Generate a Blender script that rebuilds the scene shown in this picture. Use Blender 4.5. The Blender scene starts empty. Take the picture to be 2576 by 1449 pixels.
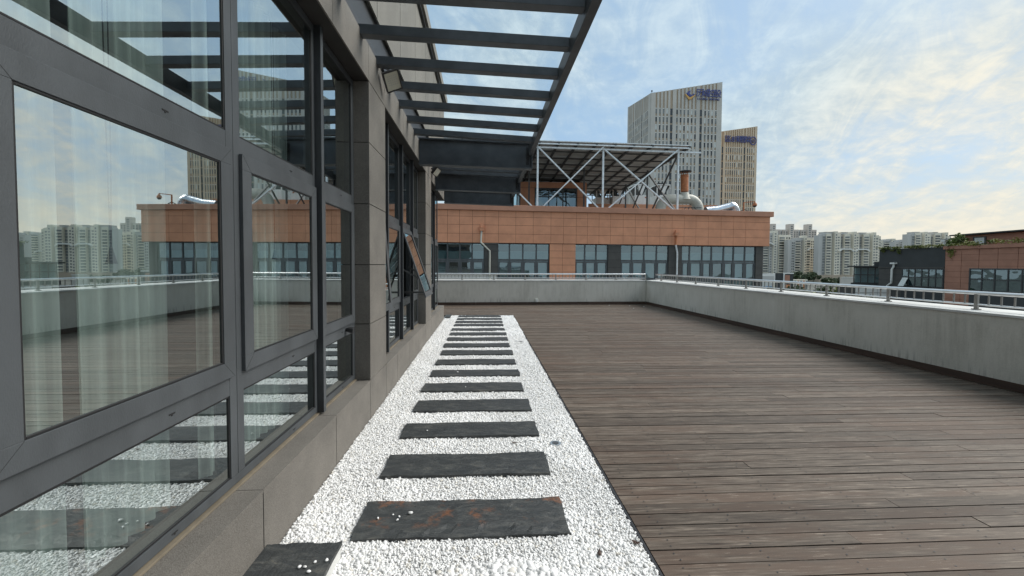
import bpy, math, random
import numpy as np
from mathutils import Vector, Matrix
from math import radians, sin, cos, pi
random.seed(7)
RS = np.random.RandomState(11)
sc = bpy.context.scene
COL = sc.collection

# ------------------------------------------------------------------ camera
F, YAW, PITCH, ROLL, SX, SY, HC = 1000.0, math.atan(.05), math.atan(.0326), -.005, -20.0, -27.0, 1.5
fw = Vector((sin(YAW)*cos(PITCH), cos(YAW)*cos(PITCH), -sin(PITCH)))
r0 = Vector((cos(YAW), -sin(YAW), 0)); u0 = r0.cross(fw)
rr = r0*cos(ROLL) - u0*sin(ROLL); uu = u0*cos(ROLL) + r0*sin(ROLL)
cam = bpy.data.cameras.new('camera'); camo = bpy.data.objects.new('camera', cam); COL.objects.link(camo)
cam.sensor_width = 36.0; cam.lens = 36*F/2576; cam.shift_x = -SX/2576; cam.shift_y = SY/2576
cam.clip_start = .05; cam.clip_end = 5000
M = Matrix((rr, uu, -fw)).transposed().to_4x4(); M.translation = (0, 0, HC)
camo.matrix_world = M
sc.camera = camo

def P(x, y, Y):
    """world point that a sight line meets at distance Y (used only to lay out far things at their real distance)"""
    d = rr*((x-1288-SX)/F) - uu*((y-724.5-SY)/F) + fw
    t = Y/d.y
    return Vector((d.x*t, Y, HC+d.z*t))

# ------------------------------------------------------------------ light
SUN_AZ, SUN_EL = radians(80), radians(44)
sd = Vector((sin(SUN_AZ)*cos(SUN_EL), cos(SUN_AZ)*cos(SUN_EL), sin(SUN_EL)))
sl = bpy.data.lights.new('sun', 'SUN'); sl.energy = 2.2; sl.angle = radians(42); sl.color = (1, .95, .88)
so = bpy.data.objects.new('sun', sl); COL.objects.link(so)
so.rotation_euler = sd.to_track_quat('Z', 'Y').to_euler()
sc.view_settings.view_transform = 'Standard'; sc.view_settings.look = 'None'
sc.view_settings.exposure = 0.80; sc.view_settings.gamma = 1
try: sc.view_settings.use_curve_mapping = False
except Exception: pass

class NT:
    """small helper for node trees"""
    def __init__(s, nt): s.nt = nt; nt.nodes.clear()
    def n(s, t, ins=None, **kw):
        nd = s.nt.nodes.new(t)
        for k, v in kw.items(): setattr(nd, k, v)
        for k, v in (ins or {}).items():
            if isinstance(v, bpy.types.NodeSocket): s.nt.links.new(v, nd.inputs[k])
            else: nd.inputs[k].default_value = v
        return nd
    def m(s, op, a, b=0.0, c=None, clamp=False):
        d = {0: a, 1: b}
        if c is not None: d[2] = c
        return s.n('ShaderNodeMath', d, operation=op, use_clamp=clamp).outputs[0]
    def mix(s, f, a, b, blend='MIX'):
        nd = s.n('ShaderNodeMix', {0: f, 6: a, 7: b}, data_type='RGBA', blend_type=blend)
        return nd.outputs[2]
    def ramp(s, f, pts):
        nd = s.n('ShaderNodeValToRGB', {0: f}); e = nd.color_ramp.elements
        while len(e) < len(pts): e.new(.5)
        for q, (p, c) in zip(e, pts):
            q.position = p; q.color = c if isinstance(c, tuple) else (c, c, c, 1)
        return nd.outputs[0]
    def rng(s, f, a, b, c=0.0, d=1.0, sm=True):
        return s.n('ShaderNodeMapRange', {0: f, 1: a, 2: b, 3: c, 4: d}, interpolation_type='SMOOTHSTEP' if sm else 'LINEAR').outputs[0]

def RGB(r, g, b): return (r, g, b, 1)

world = bpy.data.worlds.new('World'); sc.world = world; world.use_nodes = True
w = NT(world.node_tree)
sky = w.n('ShaderNodeTexSky', sky_type='NISHITA', sun_disc=False, sun_elevation=SUN_EL, sun_rotation=SUN_AZ, dust_density=2.5, air_density=1.0, ozone_density=1.6)
tc = w.n('ShaderNodeTexCoord')
xyz = w.n('ShaderNodeSeparateXYZ', {0: tc.outputs['Generated']})
zz = w.m('MAXIMUM', xyz.outputs[2], 0.0)
den = w.m('ADD', zz, .30)
px_, py_ = w.m('DIVIDE', xyz.outputs[0], den), w.m('DIVIDE', xyz.outputs[1], den)
pl = w.n('ShaderNodeCombineXYZ', {0: px_, 1: py_, 2: 0.0})
mp = w.n('ShaderNodeMapping', {0: pl.outputs[0], 1: (1.3, .4, 0), 2: (0, 0, radians(38)), 3: (1.0, 1.0, 1)})
big = w.n('ShaderNodeTexNoise', {'Vector': mp.outputs[0], 'Scale': 1.5, 'Detail': 3.0, 'Roughness': .5, 'Distortion': .3}).outputs[0]
along = w.m('ADD', w.m('MULTIPLY', px_, sin(.42)), w.m('MULTIPLY', py_, cos(.42)))
across = w.m('SUBTRACT', w.m('MULTIPLY', px_, cos(.42)), w.m('MULTIPLY', py_, sin(.42)))
st = w.n('ShaderNodeCombineXYZ', {0: w.m('MULTIPLY', across, 2.7), 1: w.m('MULTIPLY', along, 1.15), 2: 0.7})
fine = w.n('ShaderNodeTexNoise', {'Vector': st.outputs[0], 'Scale': 2.3, 'Detail': 9.0, 'Roughness': .66, 'Distortion': .9}).outputs[0]
mp3 = w.n('ShaderNodeMapping', {0: pl.outputs[0], 1: (3.2, .8, 0), 2: (0, 0, radians(20)), 3: (1, 1.3, 1)})
puff = w.n('ShaderNodeTexNoise', {'Vector': mp3.outputs[0], 'Scale': 13.0, 'Detail': 6.0, 'Roughness': .6, 'Distortion': .3}).outputs[0]
# more cloud towards the west (right), clearer patch high in the north
west = w.rng(px_, .45, 1.15, 0.0, .25)
lefty = w.rng(px_, .40, .05, 0.0, .20)
cov = w.m('ADD', w.m('ADD', w.m('MULTIPLY', big, .62), w.m('MULTIPLY', fine, .62)), w.m('ADD', w.m('ADD', west, lefty), w.m('MULTIPLY', puff, .22)))
cl = w.rng(cov, .60, 1.10)
horizon = w.rng(zz, .22, .01)
cl = w.m('MAXIMUM', cl, w.m('MULTIPLY', horizon, .80))
# cloud brightness: lit tops and grey bellies, warmer near the sun
glow = w.n('ShaderNodeVectorMath', {0: tc.outputs['Generated'], 1: (.83, .56, .06)}, operation='DOT_PRODUCT').outputs['Value']
g1 = w.rng(glow, .90, 1.0)
shade = w.rng(w.m('ADD', w.m('MULTIPLY', fine, .6), w.m('MULTIPLY', puff, .4)), .34, .68)
ccol = w.mix(shade, RGB(2.9, 3.5, 3.75), RGB(4.3, 5.0, 5.2))
ccol = w.mix(g1, ccol, w.mix(shade, RGB(3.6, 3.9, 3.75), RGB(5.9, 5.4, 4.3)))
ccol = w.mix(w.m('MULTIPLY', horizon, .72), ccol, w.mix(g1, RGB(4.4, 4.8, 4.8), RGB(5.4, 5.05, 4.2)))
blue = w.mix(.72, sky.outputs[0], RGB(2.2, 3.35, 4.5))
skyc = w.mix(w.m('MULTIPLY', cl, .93), blue, ccol)
bg = w.n('ShaderNodeBackground', {0: skyc, 1: .10})
w.n('ShaderNodeOutputWorld', {0: bg.outputs[0]})

# ------------------------------------------------------------------ materials
def mat(name, c, rough=.7, metal=0.0, var=.12, scale=6.0, stretch=(1, 1, 1), bump=0.0, bscale=40.0, c2=None, spec=.5, fleck=0.0, alpha=None):
    m_ = bpy.data.materials.new(name); m_.use_nodes = True
    t = NT(m_.node_tree)
    co = t.n('ShaderNodeTexCoord').outputs['Object']
    geo = t.n('ShaderNodeNewGeometry').outputs['Position']
    mpn = t.n('ShaderNodeMapping', {0: geo, 3: stretch}).outputs[0]
    nz = t.n('ShaderNodeTexNoise', {'Vector': mpn, 'Scale': scale, 'Detail': 6.0, 'Roughness': .6}).outputs[0]
    f = t.rng(nz, .3, .7)
    a = tuple(x*(1-var) for x in c)+(1,); b = tuple(min(1, x*(1+var)) for x in c)+(1,)
    if c2: b = tuple(c2)+(1,)
    col = t.mix(f, a, b)
    if fleck:
        nf = t.n('ShaderNodeTexNoise', {'Vector': geo, 'Scale': 260.0, 'Detail': 2.0}).outputs[0]
        ff = t.rng(nf, .35, .65)
        col = t.mix(ff, t.mix(fleck, col, RGB(.02, .02, .02)), t.mix(fleck, col, RGB(.5, .48, .44)))
    ins = {'Base Color': col, 'Roughness': rough, 'Metallic': metal, 'Specular IOR Level': spec}
    bs = t.n('ShaderNodeBsdfPrincipled', ins)
    if bump:
        nb = t.n('ShaderNodeTexNoise', {'Vector': mpn, 'Scale': bscale, 'Detail': 5.0}).outputs[0]
        bp = t.n('ShaderNodeBump', {'Strength': bump, 'Distance': .01, 'Height': nb})
        t.nt.links.new(bp.outputs[0], bs.inputs['Normal'])
    t.n('ShaderNodeOutputMaterial', {0: bs.outputs[0]})
    return m_

def glass(name, tint=(.72, .82, .78), base=.22, refl=(.92, .96, .96), wob=0.0, coef=.62):
    m_ = bpy.data.materials.new(name); m_.use_nodes = True; t = NT(m_.node_tree)
    lw = t.n('ShaderNodeLayerWeight', {0: .35}).outputs['Facing']
    f = t.m('ADD', t.m('MULTIPLY', t.m('POWER', lw, 2.0), coef), base, clamp=True)
    gi = {0: refl+(1,), 1: .0}
    gl = t.n('ShaderNodeBsdfGlossy', gi)
    if wob:
        geo = t.n('ShaderNodeNewGeometry').outputs['Position']
        nb = t.n('ShaderNodeTexNoise', {'Vector': geo, 'Scale': .9, 'Detail': 1.0}).outputs[0]
        bp = t.n('ShaderNodeBump', {'Strength': wob, 'Distance': .05, 'Height': nb})
        t.nt.links.new(bp.outputs[0], gl.inputs['Normal'])
    tr = t.n('ShaderNodeBsdfTransparent', {0: tint+(1,)})
    mx = t.n('ShaderNodeMixShader', {0: f, 1: tr.outputs[0], 2: gl.outputs[0]})
    t.n('ShaderNodeOutputMaterial', {0: mx.outputs[0]})
    return m_

MT = {}
MT['granite'] = mat('grey granite cladding', (.142, .129, .112), .75, var=.20, scale=2.2, fleck=.16, bump=.25, bscale=220)
MT['granite_hi'] = mat('pale granite cladding', (.185, .173, .150), .75, var=.14, scale=1.2, stretch=(1, 1, .3), fleck=.10)
MT['joint'] = mat('dark joint', (.03, .028, .026), .9)
MT['frame'] = mat('grey powder coated aluminium', (.070, .077, .083), .44, var=.16, scale=5, stretch=(1, 1, .35), bump=.12, bscale=300)
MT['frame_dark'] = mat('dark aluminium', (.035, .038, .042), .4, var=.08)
MT['sealant'] = mat('tan sealant', (.195, .165, .12), .7, var=.15, scale=9)
MT['gasket'] = mat('black rubber gasket', (.012, .012, .013), .6)
MT['steel'] = mat('charcoal painted steel', (.068, .078, .088), .42, var=.25, scale=4, stretch=(1, 1, 1), bump=.08, bscale=60)
MT['room'] = mat('dim interior paint', (.10, .11, .11), .9)
MT['glass'] = glass('reflective window glass', (.92, .98, .96), .52, (.93, 1, 1), wob=.02, coef=.46)
MT['glass_far'] = glass('tinted far window glass', (.40, .55, .60), .24, (.7, .85, .9), wob=.25)
MT['roofglass'] = glass('pergola roof glass', (.97, .985, .99), .01, (.8, .85, .85), coef=.06)
MT['slate'] = None
MT['white'] = mat('white paint', (.74, .74, .71), .6, var=.05)
MT['coping'] = mat('whitewashed coping', (.56, .56, .54), .75, var=.14, scale=3, bump=.2)
MT['chrome'] = mat('brushed stainless steel', (.72, .72, .71), .28, 1.0, var=.05)
MT['chrome_dull'] = mat('dull stainless steel', (.30, .29, .275), .38, 1.0, var=.1)
MT['skirt'] = mat('stained skirting board', (.060, .034, .024), .6, var=.35, scale=3, stretch=(.4, .4, 3))
MT['terracotta'] = mat('terracotta panel', (.62, .285, .165), .8, var=.10, scale=1.1, bump=.1, fleck=.03)
MT['terra_dark'] = mat('brown terracotta coping', (.44, .22, .145), .75, var=.1, scale=1)
MT['terra_joint'] = mat('terracotta joint', (.10, .04, .025), .9)
MT['grey_panel'] = mat('dark grey panel', (.075, .072, .068), .8, var=.12, scale=1.5)
MT['brown_panel'] = mat('brown stone panel', (.36, .18, .125), .8, var=.1, scale=.9)
MT['charcoal_wall'] = mat('charcoal render', (.050, .054, .056), .85, var=.1, scale=.8)
MT['galv'] = mat('galvanised steel', (.74, .77, .79), .45, .15, var=.15, scale=5)
MT['galv_dark'] = mat('weathered steel', (.10, .10, .10), .6, .2, var=.2)
MT['solar'] = mat('solar panel backsheet', (.50, .49, .46), .6, var=.12, scale=2)
MT['solar_face'] = mat('solar cells', (.02, .03, .06), .15)
MT['duct'] = mat('cream painted duct', (.50, .49, .43), .5, var=.14, scale=1.5)
MT['foil'] = mat('aluminium foil insulation', (.62, .65, .68), .25, .9, var=.12, scale=4, bump=.5, bscale=14)
MT['rustpipe'] = mat('rusty orange pipe', (.42, .16, .07), .7, var=.25, scale=3)
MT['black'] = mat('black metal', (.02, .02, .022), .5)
MT['stone_pale'] = mat('pale stone pier', (.51, .49, .455), .8, var=.08, scale=.12)
MT['stone_tan'] = mat('tan spandrel', (.41, .32, .235), .8, var=.1, scale=.1)
MT['stone_pale2'] = mat('sandy stone pier', (.64, .52, .39), .8, var=.08, scale=.12)
MT['stone_tan2'] = mat('ochre spandrel', (.43, .31, .205), .8, var=.1, scale=.1)
MT['win_dark'] = mat('dark window', (.045, .05, .055), .15, var=.3, scale=.3)
MT['win_mid'] = mat('grey window', (.20, .21, .21), .2, var=.3, scale=.3)
MT['win_pale'] = mat('pale window', (.62, .64, .62), .4)  # flat pale colour; on tower windows it paints in bright reflections
MT['apt_cream'] = mat('cream render', (.76, .71, .60), .85, var=.06, scale=.05)
MT['apt_grey'] = mat('pale grey render', (.55, .54, .52), .85, var=.06, scale=.05)
MT['apt_pink'] = mat('pinkish render', (.62, .55, .49), .85, var=.06, scale=.05)
MT['apt_brown'] = mat('brown stone base', (.44, .36, .28), .85, var=.06, scale=.05)
MT['blueletter'] = mat('blue sign letter', (.05, .07, .25), .5)
MT['goldletter'] = mat('gold emblem', (.62, .36, .10), .4)
MT['grey_roof'] = mat('grey roofing felt', (.20, .20, .195), .9)
MT['teal_reflection'] = mat('painted teal reflection', (.42, .60, .60), .8)
MT['blind'] = mat('pale green roller blind', (.27, .36, .34), .8, var=.05)
MT['leaf'] = mat('green leaves', (.055, .105, .022), .7, var=.5, scale=.9, c2=(.12, .17, .035))
MT['leaf_dark'] = mat('dark green leaves', (.04, .07, .03), .7, var=.4, scale=.25, c2=(.08, .11, .05))
MT['leaf_yellow'] = mat('yellow green leaves', (.09, .14, .025), .7, var=.4, scale=.8, c2=(.22, .22, .05))
MT['bark'] = mat('bark', (.09, .07, .05), .9)
MT['blue_roof'] = mat('blue sheet roof', (.12, .28, .48), .5)
MT['orange_paint'] = mat('orange wall paint', (.60, .26, .12), .7)
MT['ground'] = mat('distant city ground', (.11, .115, .10), .95, var=.3, scale=.02)
MT['lens'] = mat('floodlight lens', (.55, .54, .45), .35, var=.05)
MT['plastic'] = mat('off white plastic', (.66, .66, .60), .5)

# curtain: sheer cloth
def curtain_mat():
    m_ = bpy.data.materials.new('sheer curtain'); m_.use_nodes = True; t = NT(m_.node_tree)
    geo = t.n('ShaderNodeNewGeometry').outputs['Position']
    mpn = t.n('ShaderNodeMapping', {0: geo, 3: (1, 1, .02)}).outputs[0]
    nz = t.n('ShaderNodeTexNoise', {'Vector': mpn, 'Scale': 42.0, 'Detail': 3.0}).outputs[0]
    f = t.rng(nz, .3, .7, .62, .84)
    d = t.n('ShaderNodeBsdfDiffuse', {0: RGB(.84, .96, .92)})
    tl = t.n('ShaderNodeBsdfTranslucent', {0: RGB(.5, .62, .56)})
    a = t.n('ShaderNodeMixShader', {0: .15, 1: d.outputs[0], 2: tl.outputs[0]})
    tr = t.n('ShaderNodeBsdfTransparent', {0: RGB(.9, 1, .95)})
    mx = t.n('ShaderNodeMixShader', {0: f, 1: tr.outputs[0], 2: a.outputs[0]})
    t.n('ShaderNodeOutputMaterial', {0: mx.outputs[0]})
    return m_
MT['curtain'] = curtain_mat()

def slate_mat(name, rust=0.0):
    m_ = bpy.data.materials.new(name); m_.use_nodes = True; t = NT(m_.node_tree)
    geo = t.n('ShaderNodeNewGeometry').outputs['Position']
    mpn = t.n('ShaderNodeMapping', {0: geo, 2: (0, 0, .5), 3: (1, 2.6, 1)}).outputs[0]
    nz = t.n('ShaderNodeTexNoise', {'Vector': mpn, 'Scale': 5.0, 'Detail': 12.0, 'Roughness': .72, 'Distortion': 1.2}).outputs[0]
    col = t.ramp(nz, [(.28, RGB(.020, .023, .025)), (.5, RGB(.038, .042, .043)), (.62, RGB(.075, .078, .074)), (.72, RGB(.15, .14, .115))])
    if rust:
        n2 = t.n('ShaderNodeTexNoise', {'Vector': geo, 'Scale': 4.6, 'Detail': 8.0, 'Roughness': .7}).outputs[0]
        f = t.rng(n2, .52, .63, 0, rust)
        sp = t.n('ShaderNodeSeparateXYZ', {0: geo})
        edge = t.rng(sp.outputs[1], 2.18, 2.25)
        f = t.m('MULTIPLY', f, edge)
        col = t.mix(f, col, RGB(.26, .10, .038))
    bs = t.n('ShaderNodeBsdfPrincipled', {'Base Color': col, 'Roughness': .48})
    nb = t.n('ShaderNodeTexNoise', {'Vector': mpn, 'Scale': 9.0, 'Detail': 12.0, 'Roughness': .7, 'Distortion': 1.0}).outputs[0]
    bp = t.n('ShaderNodeBump', {'Strength': .9, 'Distance': .012, 'Height': nb})
    t.nt.links.new(bp.outputs[0], bs.inputs['Normal'])
    t.n('ShaderNodeOutputMaterial', {0: bs.outputs[0]})
    return m_
MT['slate'] = slate_mat('dark slate'); MT['slate_rust'] = slate_mat('rusty slate', .62)

def concrete_mat():
    m_ = bpy.data.materials.new('rendered concrete'); m_.use_nodes = True; t = NT(m_.node_tree)
    geo = t.n('ShaderNodeNewGeometry').outputs['Position']
    sp = t.n('ShaderNodeSeparateXYZ', {0: geo})
    a = t.n('ShaderNodeTexNoise', {'Vector': t.n('ShaderNodeMapping', {0: geo, 3: (1, 1, .8)}).outputs[0], 'Scale': 1.1, 'Detail': 8.0, 'Roughness': .65}).outputs[0]
    b = t.n('ShaderNodeTexNoise', {'Vector': t.n('ShaderNodeMapping', {0: geo, 3: (14, 14, .9)}).outputs[0], 'Scale': 1.0, 'Detail': 5.0, 'Roughness': .7}).outputs[0]
    c = t.n('ShaderNodeTexNoise', {'Vector': geo, 'Scale': 60.0, 'Detail': 4.0}).outputs[0]
    f = t.m('ADD', t.m('ADD', t.m('MULTIPLY', a, .5), t.m('MULTIPLY', b, .35)), t.m('MULTIPLY', c, .15))
    col = t.ramp(f, [(.34, RGB(.43, .41, .36)), (.5, RGB(.60, .575, .515)), (.66, RGB(.68, .655, .60))])
    damp = t.m('MULTIPLY', t.rng(sp.outputs[2], .34, .10), t.rng(b, .48, .66))
    col = t.mix(t.m('MULTIPLY', damp, .6), col, RGB(.19, .185, .165))
    drip = t.m('MULTIPLY', t.rng(sp.outputs[2], .70, .90), t.rng(t.m('ADD', t.m('MULTIPLY', a, .6), t.m('MULTIPLY', b, .4)), .44, .62))
    col = t.mix(t.m('MULTIPLY', drip, .45), col, RGB(.20, .20, .18))
    bs = t.n('ShaderNodeBsdfPrincipled', {'Base Color': col, 'Roughness': .85})
    bp = t.n('ShaderNodeBump', {'Strength': .35, 'Distance': .006, 'Height': c})
    t.nt.links.new(bp.outputs[0], bs.inputs['Normal'])
    t.n('ShaderNodeOutputMaterial', {0: bs.outputs[0]})
    return m_
MT['concrete'] = concrete_mat()

def deck_mat():
    m_ = bpy.data.materials.new('weathered deck boards'); m_.use_nodes = True; t = NT(m_.node_tree)
    geo = t.n('ShaderNodeNewGeometry').outputs['Position']
    att = t.n('ShaderNodeAttribute', attribute_name='board', attribute_type='GEOMETRY')
    av = t.n('ShaderNodeSeparateXYZ', {0: att.outputs['Vector']})
    off = t.n('ShaderNodeCombineXYZ', {0: t.m('MULTIPLY', av.outputs[0], 40.0), 1: t.m('MULTIPLY', av.outputs[1], 9.0), 2: 0.0})
    p = t.n('ShaderNodeVectorMath', {0: geo, 1: off.outputs[0]}, operation='ADD').outputs[0]
    g = t.n('ShaderNodeTexNoise', {'Vector': t.n('ShaderNodeMapping', {0: p, 3: (1.5, 26, 1)}).outputs[0], 'Scale': 2.2, 'Detail': 8.0, 'Roughness': .6, 'Distortion': .5}).outputs[0]
    g2 = t.n('ShaderNodeTexNoise', {'Vector': t.n('ShaderNodeMapping', {0: p, 3: (3.2, 60, 1)}).outputs[0], 'Scale': 1.6, 'Detail': 8.0, 'Roughness': .75, 'Distortion': .3}).outputs[0]
    g = t.m('ADD', t.m('MULTIPLY', g, .45), t.m('MULTIPLY', g2, .55))
    patch = t.n('ShaderNodeTexNoise', {'Vector': t.n('ShaderNodeMapping', {0: p, 3: (.8, 4.5, 1)}).outputs[0], 'Scale': 1.3, 'Detail': 6.0, 'Roughness': .65}).outputs[0]
    large = t.n('ShaderNodeTexNoise', {'Vector': geo, 'Scale': .45, 'Detail': 4.0}).outputs[0]
    col = t.ramp(g, [(.37, RGB(.028, .020, .014)), (.45, RGB(.092, .070, .053)), (.54, RGB(.150, .121, .096)), (.63, RGB(.30, .25, .20))])
    brown = t.mix(g, RGB(.070, .045, .032), RGB(.150, .104, .076))
    col = t.mix(t.rng(t.m('ADD', patch, t.m('MULTIPLY', large, .5)), .70, .86, 0, .85), col, brown)
    col = t.mix(t.m('MULTIPLY', t.rng(g2, .58, .68), t.rng(patch, .45, .57, 0, .85)), col, RGB(.44, .38, .31))
    col = t.mix(t.rng(av.outputs[1], 0, 1, 0, .5, sm=False), col, t.mix(.5, col, RGB(.08, .058, .045)))
    br = t.m('ADD', t.m('MULTIPLY', av.outputs[0], .46), .68)
    col = t.mix(1.0, col, t.n('ShaderNodeCombineColor', {0: br, 1: br, 2: br}).outputs[0], 'MULTIPLY')
    kn = t.n('ShaderNodeTexVoronoi', {'Vector': t.n('ShaderNodeMapping', {0: p, 3: (1.1, 6, 1)}).outputs[0], 'Scale': 1.6}, feature='F1').outputs[0]
    col = t.mix(t.rng(kn, .10, .03, 0, .75), col, RGB(.05, .024, .014))
    bs = t.n('ShaderNodeBsdfPrincipled', {'Base Color': col, 'Roughness': t.rng(g, .3, .7, .52, .75), 'Specular IOR Level': .28})
    bp = t.n('ShaderNodeBump', {'Strength': .45, 'Distance': .004, 'Height': g})
    t.nt.links.new(bp.outputs[0], bs.inputs['Normal'])
    t.n('ShaderNodeOutputMaterial', {0: bs.outputs[0]})
    return m_
MT['deck'] = deck_mat()

def pebble_mat():
    m_ = bpy.data.materials.new('white marble pebbles'); m_.use_nodes = True; t = NT(m_.node_tree)
    oi = t.n('ShaderNodeObjectInfo').outputs['Random']
    geo = t.n('ShaderNodeNewGeometry').outputs['Position']
    nz = t.n('ShaderNodeTexNoise', {'Vector': geo, 'Scale': 55.0, 'Detail': 3.0}).outputs[0]
    col = t.ramp(oi, [(0, RGB(.36, .36, .35)), (.04, RGB(.66, .66, .65)), (.25, RGB(.82, .82, .81)), (.9, RGB(.88, .88, .87)), (1, RGB(.70, .66, .58))])
    col = t.mix(t.rng(nz, .5, .7, 0, .35), col, RGB(.60, .61, .63))
    bs = t.n('ShaderNodeBsdfPrincipled', {'Base Color': col, 'Roughness': .6})
    t.n('ShaderNodeOutputMaterial', {0: bs.outputs[0]})
    return m_
MT['pebble'] = pebble_mat()
MT['gravel_bed'] = mat('white gravel bed', (.78, .78, .77), .9, var=.2, scale=45, bump=.6, bscale=70)

# ------------------------------------------------------------------ mesh helpers
ORG = {}
class MB:
    def __init__(s): s.v = []; s.f = []; s.m = []; s.mi = 0
    def hexa(s, p):                       # p: 4 bottom (ccw from above) then 4 top
        b = len(s.v); s.v += [tuple(q) for q in p]
        for f in ((3, 2, 1, 0), (4, 5, 6, 7), (0, 1, 5, 4), (1, 2, 6, 5), (2, 3, 7, 6), (3, 0, 4, 7)):
            s.f.append(tuple(b+i for i in f)); s.m.append(s.mi)
        return s
    def box(s, x0, x1, y0, y1, z0, z1, m=None):
        if m is not None: s.mi = m
        x0, x1 = min(x0, x1), max(x0, x1); y0, y1 = min(y0, y1), max(y0, y1); z0, z1 = min(z0, z1), max(z0, z1)
        return s.hexa([(x0, y0, z0), (x1, y0, z0), (x1, y1, z0), (x0, y1, z0), (x0, y0, z1), (x1, y0, z1), (x1, y1, z1), (x0, y1, z1)])
    def fbox(s, fr, u0, u1, d0, d1, z0, za, zb=None, m=None):   # box in a facade frame: u along, d outward
        if m is not None: s.mi = m
        if zb is None: zb = za
        o, ux, un = fr
        q = lambda u, d, z: (o[0]+ux[0]*u+un[0]*d, o[1]+ux[1]*u+un[1]*d, z)
        # order so that it is ccw seen from above (un is to the right of ux)
        return s.hexa([q(u0, d1, z0), q(u1, d1, z0), q(u1, d0, z0), q(u0, d0, z0), q(u0, d1, za), q(u1, d1, zb), q(u1, d0, zb), q(u0, d0, za)])
    def bar(s, a, b, w, h, up=(0, 0, 1), m=None):
        if m is not None: s.mi = m
        a, b = Vector(a), Vector(b); t = (b-a).normalized(); sd_ = t.cross(Vector(up))
        if sd_.length < 1e-4: sd_ = t.cross(Vector((0, 1, 0)))
        sd_.normalize(); un = sd_.cross(t); x, y = sd_*w/2, un*h/2
        return s.hexa([a-x-y, a+x-y, b+x-y, b-x-y, a-x+y, a+x+y, b+x+y, b-x+y])
    def tube(s, pts, r, n=12, cap=True, m=None):
        if m is not None: s.mi = m
        pts = [Vector(p) for p in pts]; rs = r if isinstance(r, (list, tuple)) else [r]*len(pts)
        b = len(s.v); ref = None
        for i, p in enumerate(pts):
            t = (pts[min(i+1, len(pts)-1)]-pts[max(i-1, 0)]).normalized()
            if ref is None: ref = t.cross(Vector((0, 0, 1))) if abs(t.z) < .95 else t.cross(Vector((0, 1, 0)))
            ref = (ref-t*ref.dot(t)).normalized(); o = t.cross(ref)
            for k in range(n):
                a = 2*pi*k/n; s.v.append(tuple(p+(ref*cos(a)+o*sin(a))*rs[i]))
        for i in range(len(pts)-1):
            for k in range(n):
                k2 = (k+1) % n
                s.f.append((b+i*n+k, b+i*n+k2, b+(i+1)*n+k2, b+(i+1)*n+k)); s.m.append(s.mi)
        if cap:
            for st, rev in ((b, True), (b+(len(pts)-1)*n, False)):
                c0 = len(s.v); s.v += [s.v[st+k] for k in range(n)]
                q = tuple(c0+k for k in range(n)); s.f.append(q[::-1] if rev else q); s.m.append(s.mi)
        return s
    def quad(s, a, b, c, d, m=None):
        if m is not None: s.mi = m
        i = len(s.v); s.v += [tuple(a), tuple(b), tuple(c), tuple(d)]; s.f.append((i, i+1, i+2, i+3)); s.m.append(s.mi); return s
    def prism(s, poly, z0, z1, m=None):   # poly ccw list of (x,y); z1 may be list
        if m is not None: s.mi = m
        n = len(poly); zt = z1 if isinstance(z1, (list, tuple)) else [z1]*n
        b = len(s.v); s.v += [(x, y, z0) for x, y in poly]+[(x, y, z) for (x, y), z in zip(poly, zt)]
        s.f.append(tuple(b+i for i in range(n))[::-1]); s.f.append(tuple(b+n+i for i in range(n))); s.m += [s.mi]*2
        for i in range(n):
            j = (i+1) % n; s.f.append((b+i, b+j, b+n+j, b+n+i)); s.m.append(s.mi)
        return s
    def mesh(s, name, mats, org=(0, 0, 0), smooth=False):
        me = bpy.data.meshes.new(name)
        v = [(a-org[0], b-org[1], c-org[2]) for a, b, c in s.v]
        me.from_pydata(v, [], s.f)
        for x in (mats if isinstance(mats, (list, tuple)) else [mats]): me.materials.append(MT[x] if isinstance(x, str) else x)
        if any(s.m): me.polygons.foreach_set('material_index', s.m)
        if smooth: me.polygons.foreach_set('use_smooth', [len(f) <= 4 for f in s.f])
        me.update(); return me
    def build(s, name, mats, parent=None, smooth=False, bevel=0.0):
        org = ORG.get(parent.name, (0, 0, 0)) if parent else (0, 0, 0)
        me = s.mesh(name, mats, org, smooth)
        o = bpy.data.objects.new(name, me); COL.objects.link(o)
        if parent: o.parent = parent; ORG[o.name] = org
        if bevel:
            b = o.modifiers.new('b', 'BEVEL'); b.width = bevel; b.segments = 2; b.limit_method = 'ANGLE'
        return o

def tag(o, label=None, cat=None, group=None, kind=None):
    if label: o['label'] = label
    if cat: o['category'] = cat
    if group: o['group'] = group
    if kind: o['kind'] = kind
    return o
def thing(name, label, cat, loc, group=None, rz=0.0):
    o = bpy.data.objects.new(name, None); COL.objects.link(o); o.location = loc; o.rotation_euler[2] = rz
    o.empty_display_size = .2
    ORG[o.name] = tuple(loc)
    return tag(o, label, cat, group)
def local(o): ORG[o.name] = (0, 0, 0)
def solo(mb, name, mats, label, cat, org, group=None, smooth=False, bevel=0.0):
    """a thing that is one mesh, with its origin at org"""
    me = mb.mesh(name, mats, org, smooth); o = bpy.data.objects.new(name, me); COL.objects.link(o); o.location = org
    if bevel:
        b = o.modifiers.new('b', 'BEVEL'); b.width = bevel; b.segments = 2; b.limit_method = 'ANGLE'
    return tag(o, label, cat, group)
def structure(mb, name, mats, smooth=False):
    o = mb.build(name, mats); o['kind'] = 'structure'; return o
def copy_tree(o, parent=None):
    c = o.copy(); COL.objects.link(c)
    if parent is not None: c.parent = parent
    for ch in list(o.children): copy_tree(ch, c)
    return c

# ================================================================== ground
structure(MB().quad((-900, -400, -15), (2200, -400, -15), (2200, 2600, -15), (-900, 2600, -15)), 'ground', 'ground')

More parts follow.
